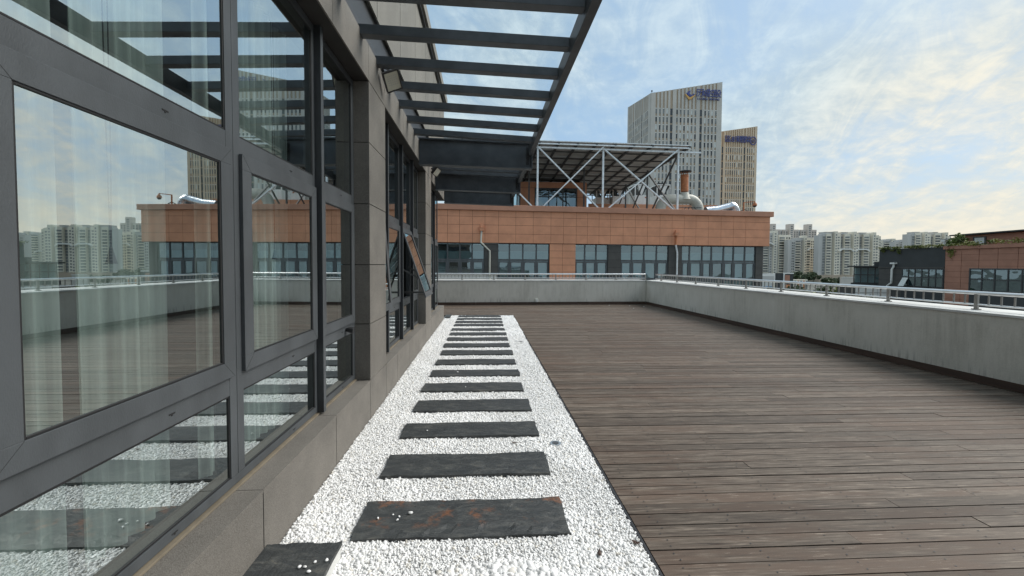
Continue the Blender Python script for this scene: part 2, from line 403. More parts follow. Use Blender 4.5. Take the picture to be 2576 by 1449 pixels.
# ================================================================== terrace: slab, deck, gravel bed
t = MB()
t.box(-8, 7.2, -3, 15.4, -15, -.25); t.build('terrace_slab', 'concrete')['kind'] = 'structure'

def deck():
    mb = MB(); attr = []
    rs = random.Random(3)
    n = int((15.0+2.5)/.1)
    for i in range(n):
        y0 = -2.6+i*.1; gap = rs.uniform(.003, .010)
        x = .875 if y0 < 11.62 else -8.0
        xe = 6.33 if True else 0
        first = True
        while x < xe-.01:
            L = rs.uniform(2.2, 4.0)
            if first: L = rs.uniform(.9, 3.8); first = False
            x1 = min(x+L, xe)
            dz = rs.uniform(-.0025, .0012); r1, r2 = rs.random(), rs.random()**2
            c = len(mb.f)
            sk = rs.uniform(-.0012, .0012)
            ya, yb = y0+gap/2, y0+.1-gap/2
            mb.hexa([(x+.0012, ya, -.03), (x1-.0012, ya+sk, -.03), (x1-.0012, yb+sk, -.03), (x+.0012, yb, -.03),
                     (x+.0012, ya, dz), (x1-.0012, ya+sk, dz), (x1-.0012, yb+sk, dz), (x+.0012, yb, dz)])
            attr += [(r1, r2, 0)]*6
            x = x1
        # screws over the joists
        if -.2 < y0 < 7.5:
            for k in range(13):
                xx = 1.0+k*.45
                if xx > 6.2: continue
                for yy in (y0+.027, y0+.073):
                    jx = xx+rs.uniform(-.02, .02)
                    a = .0038
                    mb.quad((jx-a, yy-a, .0024), (jx+a, yy-a, .0024), (jx+a, yy+a, .0024), (jx-a, yy+a, .0024), m=1); attr.append((0, 0, 0))
            mb.mi = 0
    # dark void below the gaps
    mb.quad((.875, -2.6, -.05), (6.4, -2.6, -.05), (6.4, 14.95, -.05), (.875, 14.95, -.05), m=1); attr.append((0, 0, 0))
    mb.quad((-8, 11.62, -.05), (.875, 11.62, -.05), (.875, 14.95, -.05), (-8, 14.95, -.05), m=1); attr.append((0, 0, 0)); mb.mi = 0
    o = structure(mb, 'deck', ['deck', 'black'])
    at = o.data.attributes.new('board', 'FLOAT_VECTOR', 'FACE')
    at.data.foreach_set('vector', np.array(attr, dtype=np.float32).ravel())
deck()
# gravel bed + dark edging strip
gb = MB(); gb.box(-1.13, .853, -2.6, 11.60, -.06, -.009); gb.build('gravel_bed', 'gravel_bed')['kind'] = 'structure'
e = MB(); e.box(.853, .868, -2.6, 11.615, -.08, .004); e.box(-1.05, .868, 11.603, 11.618, -.08, .003); solo(e, 'gravel_edging', 'black', 'thin black metal edging strip between the white gravel and the deck', 'edging', (.86, 4, 0))

SLABS = [(2.13, 2.46)]+[(2.76, 3.07), (3.39, 3.685)]+[(b, a) for a, b in ((4.311, 3.99), (4.932, 4.62), (5.543, 5.25), (6.166, 5.865), (6.82, 6.50), (7.421, 7.105), (8.027, 7.72), (8.611, 8.30), (9.179, 8.87), (9.86, 9.54), (10.38, 10.06), (10.93, 10.62), (11.48, 11.17))]

def pebbles():
    import bmesh
    bases = []
    for k in range(5):
        bm = bmesh.new(); bmesh.ops.create_icosphere(bm, subdivisions=2 if k < 3 else 1, radius=1)
        r = random.Random(k)
        ph = [r.uniform(0, 6) for _ in range(6)]
        for v in bm.verts:
            c = v.co; d = 1+.16*sin(2.3*c.x+ph[0])*cos(2.1*c.y+ph[1])+.12*sin(3*c.z+ph[2]+c.x*2)
            v.co = Vector((c.x*d*(1+.22*sin(ph[3])), c.y*d*.86, c.z*d*.66))
        me = bpy.data.meshes.new('pebble_shape'); bm.to_mesh(me); bm.free()
        me.polygons.foreach_set('use_smooth', [True]*len(me.polygons)); me.materials.append(MT['pebble'])
        bases.append(me)
    # points: near zone dense, far zone sparser; vertices carry scale
    pts, scl, rot, idx = [], [], [], []
    def zone(y0, y1, n, s0, s1):
        x = RS.uniform(-1.09, .85, n); y = RS.uniform(y0, y1, n)
        s = s0+(s1-s0)*RS.rand(n)**2.2
        # patches of bigger stones
        f = np.sin(x*3.1+y*1.3+1)*np.cos(y*2.3-x*1.9)+.35*np.sin(x*9+y*7)
        s = s*np.where(f > .45, 1.35, 1.0)
        near = ((x-.05)**2/.12+(y-1.80)**2/.02) < 1
        s = np.where(near, s*2.1, s)
        z = -.010+s*.25+RS.uniform(0, .010, n)
        keep = np.ones(n, bool)
        for a, b in SLABS: keep &= ~((x > -.725) & (x < .478) & (y > a+.004) & (y < b-.004))
        keep &= ~((x > -1.06) & (x < -.735) & (y < 2.03) & (y > 1.0))
        pts.append(np.stack([x, y, z], 1)[keep]); scl.append(s[keep])
    zone(1.1, 2.6, 62000, .0040, .0095)
    zone(2.6, 4.4, 60000, .0044, .0095)
    zone(4.4, 7.5, 50000, .0062, .0115)
    zone(7.5, 11.6, 34000, .0095, .015)
    zone(-1.0, 1.1, 12000, .0095, .014)
    P_ = np.concatenate(pts); S_ = np.concatenate(scl); N = len(P_)
    me = bpy.data.meshes.new('white_gravel'); me.vertices.add(N); me.vertices.foreach_set('co', P_.astype(np.float32).ravel())
    a = me.attributes.new('ps', 'FLOAT', 'POINT'); a.data.foreach_set('value', S_.astype(np.float32))
    R_ = RS.uniform(0, 6.283, (N, 3)).astype(np.float32); R_[:, :2] *= .12
    a = me.attributes.new('pr', 'FLOAT_VECTOR', 'POINT'); a.data.foreach_set('vector', R_.ravel())
    o = bpy.data.objects.new('white_gravel', me); COL.objects.link(o)
    tag(o, 'white marble gravel spread round the slate stepping slabs', 'gravel', kind='stuff')
    gc = bpy.data.collections.new('pebble_shapes')
    for b in bases:
        q = bpy.data.objects.new('pebble_shape', b); gc.objects.link(q)
    g = bpy.data.node_groups.new('scatter', 'GeometryNodeTree')
    g.interface.new_socket('Geometry', in_out='INPUT', socket_type='NodeSocketGeometry')
    g.interface.new_socket('Geometry', in_out='OUTPUT', socket_type='NodeSocketGeometry')
    N_ = g.nodes.new; L = g.links.new
    gi, go = N_('NodeGroupInput'), N_('NodeGroupOutput')
    m2p = N_('GeometryNodeMeshToPoints'); ip = N_('GeometryNodeInstanceOnPoints'); ci = N_('GeometryNodeCollectionInfo')
    ci.inputs['Collection'].default_value = gc; ci.inputs['Separate Children'].default_value = True
    ns = N_('GeometryNodeInputNamedAttribute'); ns.data_type = 'FLOAT'; ns.inputs[0].default_value = 'ps'
    nr = N_('GeometryNodeInputNamedAttribute'); nr.data_type = 'FLOAT_VECTOR'; nr.inputs[0].default_value = 'pr'
    er = N_('FunctionNodeEulerToRotation')
    L(gi.outputs[0], m2p.inputs[0]); L(m2p.outputs[0], ip.inputs['Points']); L(ci.outputs[0], ip.inputs['Instance'])
    ip.inputs['Pick Instance'].default_value = True
    L(nr.outputs[0], er.inputs[0]); L(er.outputs[0], ip.inputs['Rotation']); L(ns.outputs[0], ip.inputs['Scale'])
    L(ip.outputs[0], go.inputs[0])
    md = o.modifiers.new('scatter', 'NODES'); md.node_group = g
    return bases
PEB = pebbles()

def slab(x0, x1, y0, y1, zt, zb, seed):
    r = random.Random(seed); mb = MB(); nx, ny = 40, 10
    ph = [r.uniform(0, 6) for _ in range(8)]
    idx = {}
    for j in range(ny+1):
        for i in range(nx+1):
            u, v = i/nx, j/ny
            x, y = x0+(x1-x0)*u, y0+(y1-y0)*v
            if j in (0, ny): y += .004*sin(11*u+ph[0]+j)+.003*sin(29*u+ph[1])+r.uniform(-.002, .002)
            if i in (0, nx): x += .004*sin(7*v+ph[2])+r.uniform(-.002, .002)
            z = zt+.003*sin(6*u+ph[3])*sin(5*v+ph[4])+r.uniform(-.0008, .0008)
            # split ledge along the near edge
            lim = .16+.07*sin(9*u+ph[5])+.05*sin(23*u+ph[6])
            if seed == 0 and v < lim: z -= .008
            idx[i, j] = len(mb.v); mb.v.append((x, y, z))
    for j in range(ny):
        for i in range(nx):
            mb.f.append((idx[i, j], idx[i+1, j], idx[i+1, j+1], idx[i, j+1])); mb.m.append(0)
    ring = [idx[i, 0] for i in range(nx)]+[idx[nx, j] for j in range(ny)]+[idx[i, ny] for i in range(nx, 0, -1)]+[idx[0, j] for j in range(ny, 0, -1)]
    b = len(mb.v)
    for q in ring: v = mb.v[q]; mb.v.append((v[0], v[1], zb))
    for k in range(len(ring)):
        k2 = (k+1) % len(ring); mb.f.append((ring[k2], ring[k], b+k, b+k2)); mb.m.append(0)
    return mb
ords = ['nearest', 'second', 'third', 'fourth', 'fifth', 'sixth', 'seventh', 'eighth', 'ninth', 'tenth', 'eleventh', 'twelfth', 'thirteenth', 'fourteenth', 'fifteenth', 'sixteenth']
for i, (a, b) in enumerate(SLABS):
    lab = ['dark slate stepping slab with rust stains and a split front edge, nearest on the gravel path',
           'dark slate stepping slab with pale diagonal veins, second from the front on the gravel path'][i] if i < 2 else \
          ('last dark slate stepping slab at the far end of the white gravel path' if i == 15 else
           f'plain dark slate stepping slab on white gravel, {ords[i]} slab counting from the rusty one')
    j = RS.uniform(-.012, .012)
    sk = slab(-.722+j, .476+j, a, b, .022, -.03, i)
    solo(sk, 'stepping_slab', 'slate_rust' if i == 0 else 'slate', lab, 'stepping slab', (-.12, (a+b)/2, 0), 'slate stepping slabs across the gravel path')
# door steps beside the wall
for (x0, x1, y0, y1, zt, lb) in ((-1.09, -.722, .95, 2.03, .075, 'raised slate doorstep with pale side beside the wall at the near end of the gravel'),
                                 (-1.09, -.93, 10.95, 11.55, .04, 'grey slate doorstep past the far corner of the wall, left of the gravel end')):
    r_ = thing('doorstep', lb, 'doorstep', (x0, y0, 0), 'slate doorsteps along the wall')
    slab(x0, x1, y0, y1, zt, zt-.02, int(y1*10)).build('slate_top', 'slate', r_)
    q = MB(); q.box(x0+.006, x1-.006, y0+.006, y1-.006, -.03, zt-.022); q.build('mortar_base', 'coping', r_)
# loose pebbles lying on slabs
k = 0
locs = [(-.43, 2.33, .012, 'pebble resting on the rusty slab above its left rust stain'), (-.70+.09, 2.29, .007, 'tiny white pebble leftmost on the rusty slab'), (-.53, 2.32, .006, 'tiny white pebble on the rusty slab left of the big one, upper'), (-.49, 2.30, .007, 'tiny white pebble on the rusty slab, right one of the small group'), (-.495, 2.27, .007, 'tiny white pebble on the rusty slab, lowest of the small group'),
        (-.50, 3.50, .008, 'white pebble on the left part of the third slab'), (-.22, 4.75, .007, 'white pebble on the fifth slab'), (-.36, 5.40, .012, 'white pebble on the sixth slab'),
        (-.86, 1.86, .009, 'white pebble on the near doorstep, leftmost of the row'), (-.835, 1.86, .008, 'white pebble on the near doorstep beside the leftmost one'), (-.80, 1.89, .008, 'white pebble on the near doorstep, the middle one set back'), (-.805, 1.83, .009, 'white pebble on the near doorstep, closest to the viewer'), (-.75, 1.90, .009, 'white pebble on the near doorstep close to its right edge')]
for x, y, s_, lb in locs:
    o = bpy.data.objects.new('pebble', PEB[k % 3]); COL.objects.link(o)
    zt = .075 if x < -.73 else .022
    o.location = (x, y, zt+s_*.6); o.scale = (s_,)*3; o.rotation_euler[2] = k*1.7; k += 1
    tag(o, 'small '+lb if 'tiny' not in lb and s_ < .012 else lb, 'pebble', 'loose pebbles lying on the slabs')
for x, y in ((5.3, 14.2), (5.7, 13.9), (5.1, 13.3), (5.9, 12.9), (4.6, 14.4)):
    o = bpy.data.objects.new('pebble', PEB[0]); COL.objects.link(o); o.location = (x, y, .012); o.scale = (.014,)*3
    tag(o, 'tiny white pebble strayed onto the deck near the far right corner', 'pebble', 'white pebbles strayed onto the far deck corner')
# recessed ground lights in the gravel
for i, (x, y, lb) in enumerate(((.60, 3.25, 'round chrome recessed light sunk in gravel beside the third slate slab'), (.71, 7.62, 'small recessed light sunk in the gravel strip halfway along the path'), (.74, 10.0, 'small recessed light in the gravel near the far end of the path'))):
    r_ = thing('ground_light', lb, 'ground light', (x, y, 0), 'recessed lights in the gravel')
    MB().tube([(x, y, -.03), (x, y, .010)], [.045, .045], 24).build('ring', 'chrome', r_, smooth=True)
    MB().tube([(x, y, .0), (x, y, .013)], [.030, .027], 20).build('lens', 'frame', r_, smooth=True)
# leaf litter
for i, (x, y, lb) in enumerate(((.255, 3.27, 'dark dry leaf on the gravel behind the second slab'), (.60, 1.98, 'small dark leaf scrap on the gravel right of the rusty slab'), (.82, 2.05, 'dark dry leaf at the gravel edge beside the deck'), (1.95, 9.2, 'dark leaf on the deck toward the far wall'))):
    m_ = MB(); a = i*1.3
    q = [Vector((cos(a+b)*rad, sin(a+b)*rad, hz)) for b, rad, hz in ((0, .03, .012), (1.2, .012, .004), (2.4, .016, .008), (3.3, .027, .016), (4.4, .013, .003), (5.4, .014, .009))]
    c = Vector((0, 0, .011)); base = Vector((x, y, .004))
    for p_, q_ in zip(q, q[1:]+q[:1]):
        m_.quad(base+p_, base+q_, base+c, base+c+Vector((.0005, 0, 0)))
    solo(m_, 'dry_leaf', 'skirt', lb, 'leaf', (x, y, 0))

# ================================================================== parapets, skirting, railings
IX = lambda y: 6.2+(14.93-y)*.017       # inner face of the right parapet
FY = lambda x: 14.53+(x+1.2)*.052       # inner face of the far parapet
p = MB()
p.hexa([(IX(-2.6), -2.6, -.25), (IX(-2.6)+.72, -2.6, -.25), (7.0, 15.6, -.25), (IX(15.0), 14.92, -.25), (IX(-2.6), -2.6, .885), (IX(-2.6)+.72, -2.6, .885), (7.0, 15.6, .885), (IX(15.0), 14.92, .885)])
r_ = thing('parapet_wall', 'low grey rendered parapet along the right side of the deck with white top', 'parapet', (6.4, 6, 0))
p.build('wall', 'concrete', r_)
c = MB(); c.hexa([(IX(-2.6)-.01, -2.6, .885), (IX(-2.6)+.74, -2.6, .885), (7.02, 15.62, .885), (IX(15.0)-.01, 14.905, .885), (IX(-2.6)-.01, -2.6, .915), (IX(-2.6)+.74, -2.6, .915), (7.02, 15.62, .915), (IX(15.0)-.01, 14.905, .915)])
c.build('coping', 'coping', r_)
sk = MB(); y = -2.5
while y < 14.85:
    y2 = min(y+2.2, 14.9)
    sk.hexa([(IX(y)-.018, y, .004), (IX(y)-.002, y, .004), (IX(y2)-.002, y2-.004, .004), (IX(y2)-.018, y2-.004, .004), (IX(y)-.018, y, .105), (IX(y)-.002, y, .105), (IX(y2)-.002, y2-.004, .105), (IX(y2)-.018, y2-.004, .105)]); y = y2
sk.build('skirting_board', 'skirt', r_)
r_ = thing('parapet_wall', 'low pale rendered parapet across the far end of the deck with white top', 'parapet', (2, 14.8, 0))
p = MB(); p.hexa([(-8, FY(-8), -.25), (6.19, FY(6.19), -.25), (6.19, 15.58, -.25), (-8, 14.9, -.25), (-8, FY(-8), .885), (6.19, FY(6.19), .885), (6.19, 15.58, .885), (-8, 14.9, .885)])
p.build('wall', 'concrete', r_)
c = MB(); c.hexa([(-8, FY(-8)-.01, .886), (6.185, FY(6.19)-.01, .886), (6.185, 15.6, .886), (-8, 14.92, .886), (-8, FY(-8)-.01, .917), (6.185, FY(6.19)-.01, .917), (6.185, 15.6, .917), (-8, 14.92, .917)])
c.build('coping', 'coping', r_)
sk = MB(); x = -7.9
while x < 6.15:
    x2 = min(x+1.9, 6.18)
    sk.hexa([(x, FY(x)-.018, .004), (x2-.004, FY(x2)-.018, .004), (x2-.004, FY(x2)-.002, .004), (x, FY(x)-.002, .004), (x, FY(x)-.018, .105), (x2-.004, FY(x2)-.018, .105), (x2-.004, FY(x2)-.002, .105), (x, FY(x)-.002, .105)]); x = x2
sk.build('skirting_board', 'skirt', r_)
r_ = thing('socket_box', 'small cream plastic socket box near the bottom of the far parapet', 'socket', (1.95, FY(1.95), .15))
q = MB(); q.box(1.895, 2.005, FY(1.95)-.05, FY(1.95)+.01, .105, .225); q.build('cover', 'plastic', r_, bevel=.008)
q = MB(); q.box(1.915, 1.985, FY(1.95)-.056, FY(1.95)-.05, .135, .195); q.build('flap', 'white', r_)

def railing(label, pt, L, nsp, start=0.0):
    """pt(s) -> (x, y) along the rail"""
    o = pt(0); r_ = thing('railing', label, 'railing', (o[0], o[1], .915), 'stainless railings on the parapets')
    a, b = pt(-start), pt(L)
    MB().tube([(a[0], a[1], 1.142), (b[0], b[1], 1.142)], .025, 16).build('handrail', 'chrome', r_, smooth=True)
    MB().tube([(a[0], a[1], .985), (b[0], b[1], .985)], .0125, 10).build('lower_rail', 'chrome', r_, smooth=True)
    pm = bm_ = None
    sp = L/nsp
    for i in range(nsp+1):
        x, y = pt(i*sp)
        if pm is None:
            m_ = MB(); m_.tube([(0, 0, 0), (0, 0, .205)], .0245, 14); m_.tube([(0, 0, 0), (0, 0, .012)], .048, 16); pm = m_.mesh('post', 'chrome_dull', smooth=True)
            m_ = MB(); m_.tube([(0, 0, 0), (0, 0, .150)], .0105, 8); bm_ = m_.mesh('baluster', 'chrome_dull', smooth=True)
        q = bpy.data.objects.new('post', pm); COL.objects.link(q); q.parent = r_; q.location = (x-o[0], y-o[1], .002)
        if i < nsp:
            for k in range(1, 9):
                x, y = pt((i+k/9)*sp)
                q = bpy.data.objects.new('baluster', bm_); COL.objects.link(q); q.parent = r_; q.location = (x-o[0], y-o[1], .072)
railing('stainless steel railing on the parapet along the right side of the deck', lambda s: (IX(14.40-s)+.34, 14.40-s), 13.98, 12, .45)
railing('stainless steel railing on the far parapet in front of the terracotta building', lambda s: (6.3-s, FY(6.3-s)+.34), 9.5, 8, 0)

# ================================================================== our building
B = thing('office_building', 'grey granite office building with big windows along the left of the terrace', 'building', (-3, 5, 0))
FX = -1.095; YE = 10.9
PANELJ = [-2.6, -1.6, -.6, .1, 1.05, 2.0, 2.98, 3.87, 4.49, 5.07, 5.9, 6.73, 7.52, 8.29, 9.1, 10.0, YE]
def panels(mb, x, ys, zs, th=.03, g=.004):
    for a, b in zip(ys, ys[1:]):
        for c_, d_ in zip(zs, zs[1:]):
            mb.box(x-th, x, a+g, b-g, c_+g, d_-g, m=0)
m_ = MB()
panels(m_, FX, PANELJ, [-.06, .3555])
m_.box(-1.6, FX-.012, -2.6, YE-.004, -.2, .352, m=1)
# sill top
for a, b in zip(PANELJ, PANELJ[1:]): m_.box(-1.30, FX, a+.002, b-.002, .352, .372, m=0)
# end return of the plinth
m_.box(-3.2, -1.13, YE-.02, YE, -.06, .37, m=0)
m_.build('plinth', ['granite', 'joint'], B, bevel=.0)
BAYS = [(-.62, 3.87), (4.49, 7.52), (8.29, 10.66)]
PIL = [(-2.6, -.62), (3.87, 4.49), (7.52, 8.29)]
for a, b in PIL:
    m_ = MB(); zs = [.3735, .92, 1.49, 2.07, 2.65, 3.224]
    for c_, d_ in zip(zs, zs[1:]): m_.box(-1.40, FX, a+.001, b-.001, c_+.004, d_-.004, m=0)
    m_.box(-1.5, FX-.014, a+.008, b-.008, .373, 3.225, m=1)
    m_.build('pilaster', ['granite', 'joint'], B)
m_ = MB()
LJ = [-2.6, -.62, .7, 1.9, 2.98, 3.87, 4.49, 5.5, 6.5, 7.52, 8.29, 9.3, 10.2, YE+.15]
for a, b in zip(LJ, LJ[1:]): m_.box(-1.40, FX, a+.003, b-.003, 3.229, 3.565, m=0)
m_.box(-1.5, FX-.012, -2.6, YE+.14, 3.2285, 3.56, m=1)
m_.build('lintel', ['granite', 'joint'], B)
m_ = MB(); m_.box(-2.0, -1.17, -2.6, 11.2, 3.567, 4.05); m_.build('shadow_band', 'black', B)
m_ = MB()
ys = [-2.6+1.15*i for i in range(13)]
for a, b in zip(ys[:-1], ys[1:]):
    b2 = min(b, 11.2)
    if a < 11.15: m_.box(-1.2, -1.125, a+.008, b2-.008, 4.055, 5.80, m=0)
m_.box(-8, -1.14, -2.6, 11.18, 4.052, 5.795, m=1)
m_.build('upper_wall', ['granite_hi', 'joint'], B)
m_ = MB(); m_.box(-8, -1.035, -2.6, 11.26, 5.86, 6.06, m=0); m_.box(-1.5, -1.075, -2.6, 11.22, 5.801, 5.859, m=1); m_.build('roof_coping', ['granite_hi', 'black'], B)
m_ = MB(); m_.box(-8, 3.2, -6, -3.2, -15, 5.8); m_.build('unseen_shade_block', 'granite', B)  # unseen block added behind the camera to darken faces turned toward it
# body behind the windows
m_ = MB()
m_.box(-8, -6.0, -2.6, 10.6, -.2, 3.5); m_.box(-5.99, -1.55, -2.8, -2.6, -.2, 3.5); m_.box(-5.99, -1.31, -2.59, 10.6, -.2, .34); m_.box(-5.99, -1.51, -2.59, 10.6, 3.25, 3.5)
m_.build('interior', 'room', B)
m_ = MB(); m_.box(-8, -1.5, 10.62, 10.86, -.05, 3.56); m_.build('end_wall', 'granite', B)

WX = -1.24     # front plane of the fixed frames
def winbay(y0, y1, cents, opened={}, flat=(), mark=()):
    Wn = bpy.data.objects.new('window', None); COL.objects.link(Wn); Wn.parent = B; ORG[Wn.name] = ORG[B.name]; Wn.empty_display_size = .2
    fr = MB(); z0, z1 = .392, 3.222
    fr.box(WX-.07, WX, y0, y1, z0, .435, m=0); fr.box(WX-.07, WX, y0, y1, 3.17, z1, m=0)
    fr.box(WX-.07, WX, y0, y0+.06, .437, 3.168, m=0); fr.box(WX-.07, WX, y1-.06, y1, .437, 3.168, m=0)
    fr.box(WX-.06, WX+.015, y0, y1, .373, .384, m=1)
    edges = [y0+.06]
    for c_ in cents: edges += [c_-.055, c_+.055]
    edges.append(y1-.06)
    panes = [(edges[i], edges[i+1]) for i in range(0, len(edges), 2)]
    for c_ in cents:
        fr.box(WX-.07, WX, c_-.055, c_-.0015, .437, 3.168, m=0); fr.box(WX-.07, WX, c_+.0015, c_+.055, .437, 3.168, m=0)
    for a, b in panes:
        fr.box(WX-.068, WX-.001, a, b, .85, .955, m=0); fr.box(WX-.068, WX-.001, a, b, 2.04, 2.135, m=0)
        for zz_ in (.895, 2.088, .412):
            ym = a+(b-a)*.62
            fr.box(WX-.001, WX+.0012, ym-.016, ym+.016, zz_, zz_+.006, m=2); fr.box(WX-.001, WX+.0012, ym-.004, ym+.004, zz_-.006, zz_, m=2)
        # gaskets round the fixed lights
        for c_, d_ in ((.437, .848), (2.137, 3.168)):
            g_ = .007
            fr.box(WX-.013, WX-.004, a, a+g_, c_, d_, m=2); fr.box(WX-.013, WX-.004, b-g_, b, c_, d_, m=2)
            fr.box(WX-.013, WX-.004, a+g_, b-g_, c_, c_+g_, m=2); fr.box(WX-.013, WX-.004, a+g_, b-g_, d_-g_, d_, m=2)
    fr.build('frame', ['frame', 'sealant', 'gasket'], Wn, bevel=.002)
    for i, c_ in enumerate(cents):
        if i in flat: continue
        f_ = MB(); f_.box(WX+.0005, -1.195, c_-.022, c_+.022, .388, 3.224, m=0); f_.box(-1.1949, -1.191, c_-.022, c_+.022, .388, 3.224, m=1); f_.build('fin', ['frame_dark', 'frame'], Wn)  # fin sides coloured dark to paint in shade; front strip keeps frame colour
    gx = WX-.010
    for i, (a, b) in enumerate(panes):
        for c_, d_ in ((.44, .847), (2.14, 3.165)):
            tl_ = RS.uniform(-.0018, .0018)
            MB().quad((gx, a+.004, c_), (gx+tl_, b-.004, c_), (gx+tl_, b-.004, d_), (gx, a+.004, d_)).build('pane', 'glass', Wn)
        # sash (top hung)
        sa, sb, sz0, sz1 = a-.012, b+.012, .945, 2.05
        ang = radians(opened.get(i, 0)); piv = Vector((-1.205, 0, sz1))
        def R3(x, y, z):
            d = Vector((x, 0, z))-piv
            return (piv.x+d.x*cos(ang)-d.z*sin(ang), y, piv.z+d.x*sin(ang)+d.z*cos(ang))
        def rb(mb, x0, x1, ya, yb, za, zb, m=0):
            mb.mi = m
            mb.hexa([R3(x0, ya, za), R3(x1, ya, za), R3(x1, yb, za), R3(x0, yb, za), R3(x0, ya, zb), R3(x1, ya, zb), R3(x1, yb, zb), R3(x0, yb, zb)])
        s_ = MB(); X0, X1 = -1.239, -1.221; fw_ = .078
        rb(s_, X0, X1, sa, sb, sz0, sz0+fw_); rb(s_, X0, X1, sa, sb, sz1-fw_, sz1)
        rb(s_, X0, X1, sa, sa+fw_, sz0+fw_, sz1-fw_); rb(s_, X0, X1, sb-fw_, sb, sz0+fw_, sz1-fw_)
        g_ = .008
        for q_ in ((sa+fw_, sa+fw_+g_, sz0+fw_, sz1-fw_), (sb-fw_-g_, sb-fw_, sz0+fw_, sz1-fw_), (sa+fw_+g_, sb-fw_-g_, sz0+fw_, sz0+fw_+g_), (sa+fw_+g_, sb-fw_-g_, sz1-fw_-g_, sz1-fw_)):
            rb(s_, -1.236, -1.225, *q_, m=1)
        so_ = s_.build('sash', ['frame', 'gasket'], Wn, bevel=.0015)
        if ang < .01:
            mt_ = MB(); xm = X1+.0004
            for (ya, za_, yb_, zb_) in ((sa, sz0, sa+fw_, sz0+fw_), (sb, sz0, sb-fw_, sz0+fw_), (sa, sz1, sa+fw_, sz1-fw_), (sb, sz1, sb-fw_, sz1-fw_)):
                mt_.bar((xm, ya, za_), (xm, yb_, zb_), .0007, .0005, up=(1, 0, 0))
            mt_.build('mitre_joint', 'gasket', Wn)
        gm = MB(); xx = -1.231
        gm.quad(R3(xx, sa+fw_+.003, sz0+fw_+.003), R3(xx, sb-fw_-.003, sz0+fw_+.003), R3(xx, sb-fw_-.003, sz1-fw_-.003), R3(xx, sa+fw_+.003, sz1-fw_-.003))
        gm.build('pane', 'glass', Wn)
        if ang > .1:
            st = MB()
            for yy in (sa+.03, sb-.03):
                e_ = R3(-1.235, yy, 1.25); st.bar((-1.27, yy, 1.45), e_, .012, .022)
            e_ = R3(-1.235, (sa+sb)/2, 1.0); st.bar((-1.27, (sa+sb)/2, 1.05), e_, .012, .03)
            st.build('stay', 'galv_dark', Wn)
    return Wn
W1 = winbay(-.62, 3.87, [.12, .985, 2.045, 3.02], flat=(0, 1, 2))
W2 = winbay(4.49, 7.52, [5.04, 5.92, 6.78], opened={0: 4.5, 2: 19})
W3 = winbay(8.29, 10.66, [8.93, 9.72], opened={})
m_ = MB(); m_.tube([(-1.235, 3.62, .905), (-1.205, 3.62, .905), (-1.17, 3.62, .90)], [.016, .026, .03], 14); m_.build('handle', 'black', W1, smooth=True)

# curtains and blind cords inside
def curtain(y0, y1, label, x=-1.47, z0=.36, z1=3.15, amp=.018):
    mb = MB(); n = int((y1-y0)/.008); nz = 3
    ph = random.uniform(0, 6)
    for j in range(nz+1):
        for i in range(n+1):
            y = y0+(y1-y0)*i/n
            a = amp*sin(2*pi*(y-y0)/.075+ph+.5*sin(y*9))+.012*sin(y*23+j*.4)
            mb.v.append((x+a, y, z0+(z1-z0)*j/nz))
    for j in range(nz):
        for i in range(n):
            k = j*(n+1)+i; mb.f.append((k, k+1, k+n+2, k+n+1)); mb.m.append(0)
    return solo(mb, 'curtain', 'curtain', label, 'curtain', (x, y0, z1), 'sheer curtains inside the near window', smooth=True)
curtain(-.3, 1.42, 'pale green sheer curtain behind the nearest window pane, bunched at its left side')
curtain(1.50, 1.90, 'pale green sheer curtain behind the right half of the nearest pane')
curtain(2.13, 2.22, 'thin folded edge of sheer curtain showing beside the first mullion')
curtain(2.40, 3.02, 'pale green sheer curtain behind the left half of the second pane')
for (y, zt, lb) in ((1.50, 2.05, 'blind cord with dark tassel hanging behind the nearest pane'), (2.62, 2.08, 'blind cord with dark tassel hanging behind the second pane')):
    r_ = thing('blind_cord', lb, 'blind cord', (-1.34, y, zt), 'blind cords behind the near windows')
    m_ = MB(); m_.tube([(-1.34, y-.012, zt+1.0), (-1.34, y-.006, zt-.2), (-1.34, y, zt-.50)], .0022, 5); m_.tube([(-1.34, y+.014, zt+1.0), (-1.34, y+.008, zt-.2), (-1.34, y+.001, zt-.50)], .0022, 5)
    m_.build('cord', 'black', r_)
    MB().tube([(-1.34, y, zt-.495), (-1.34, y, zt-.53), (-1.34, y, zt-.555)], [.004, .011, .017], 10).build('tassel', 'black', r_)

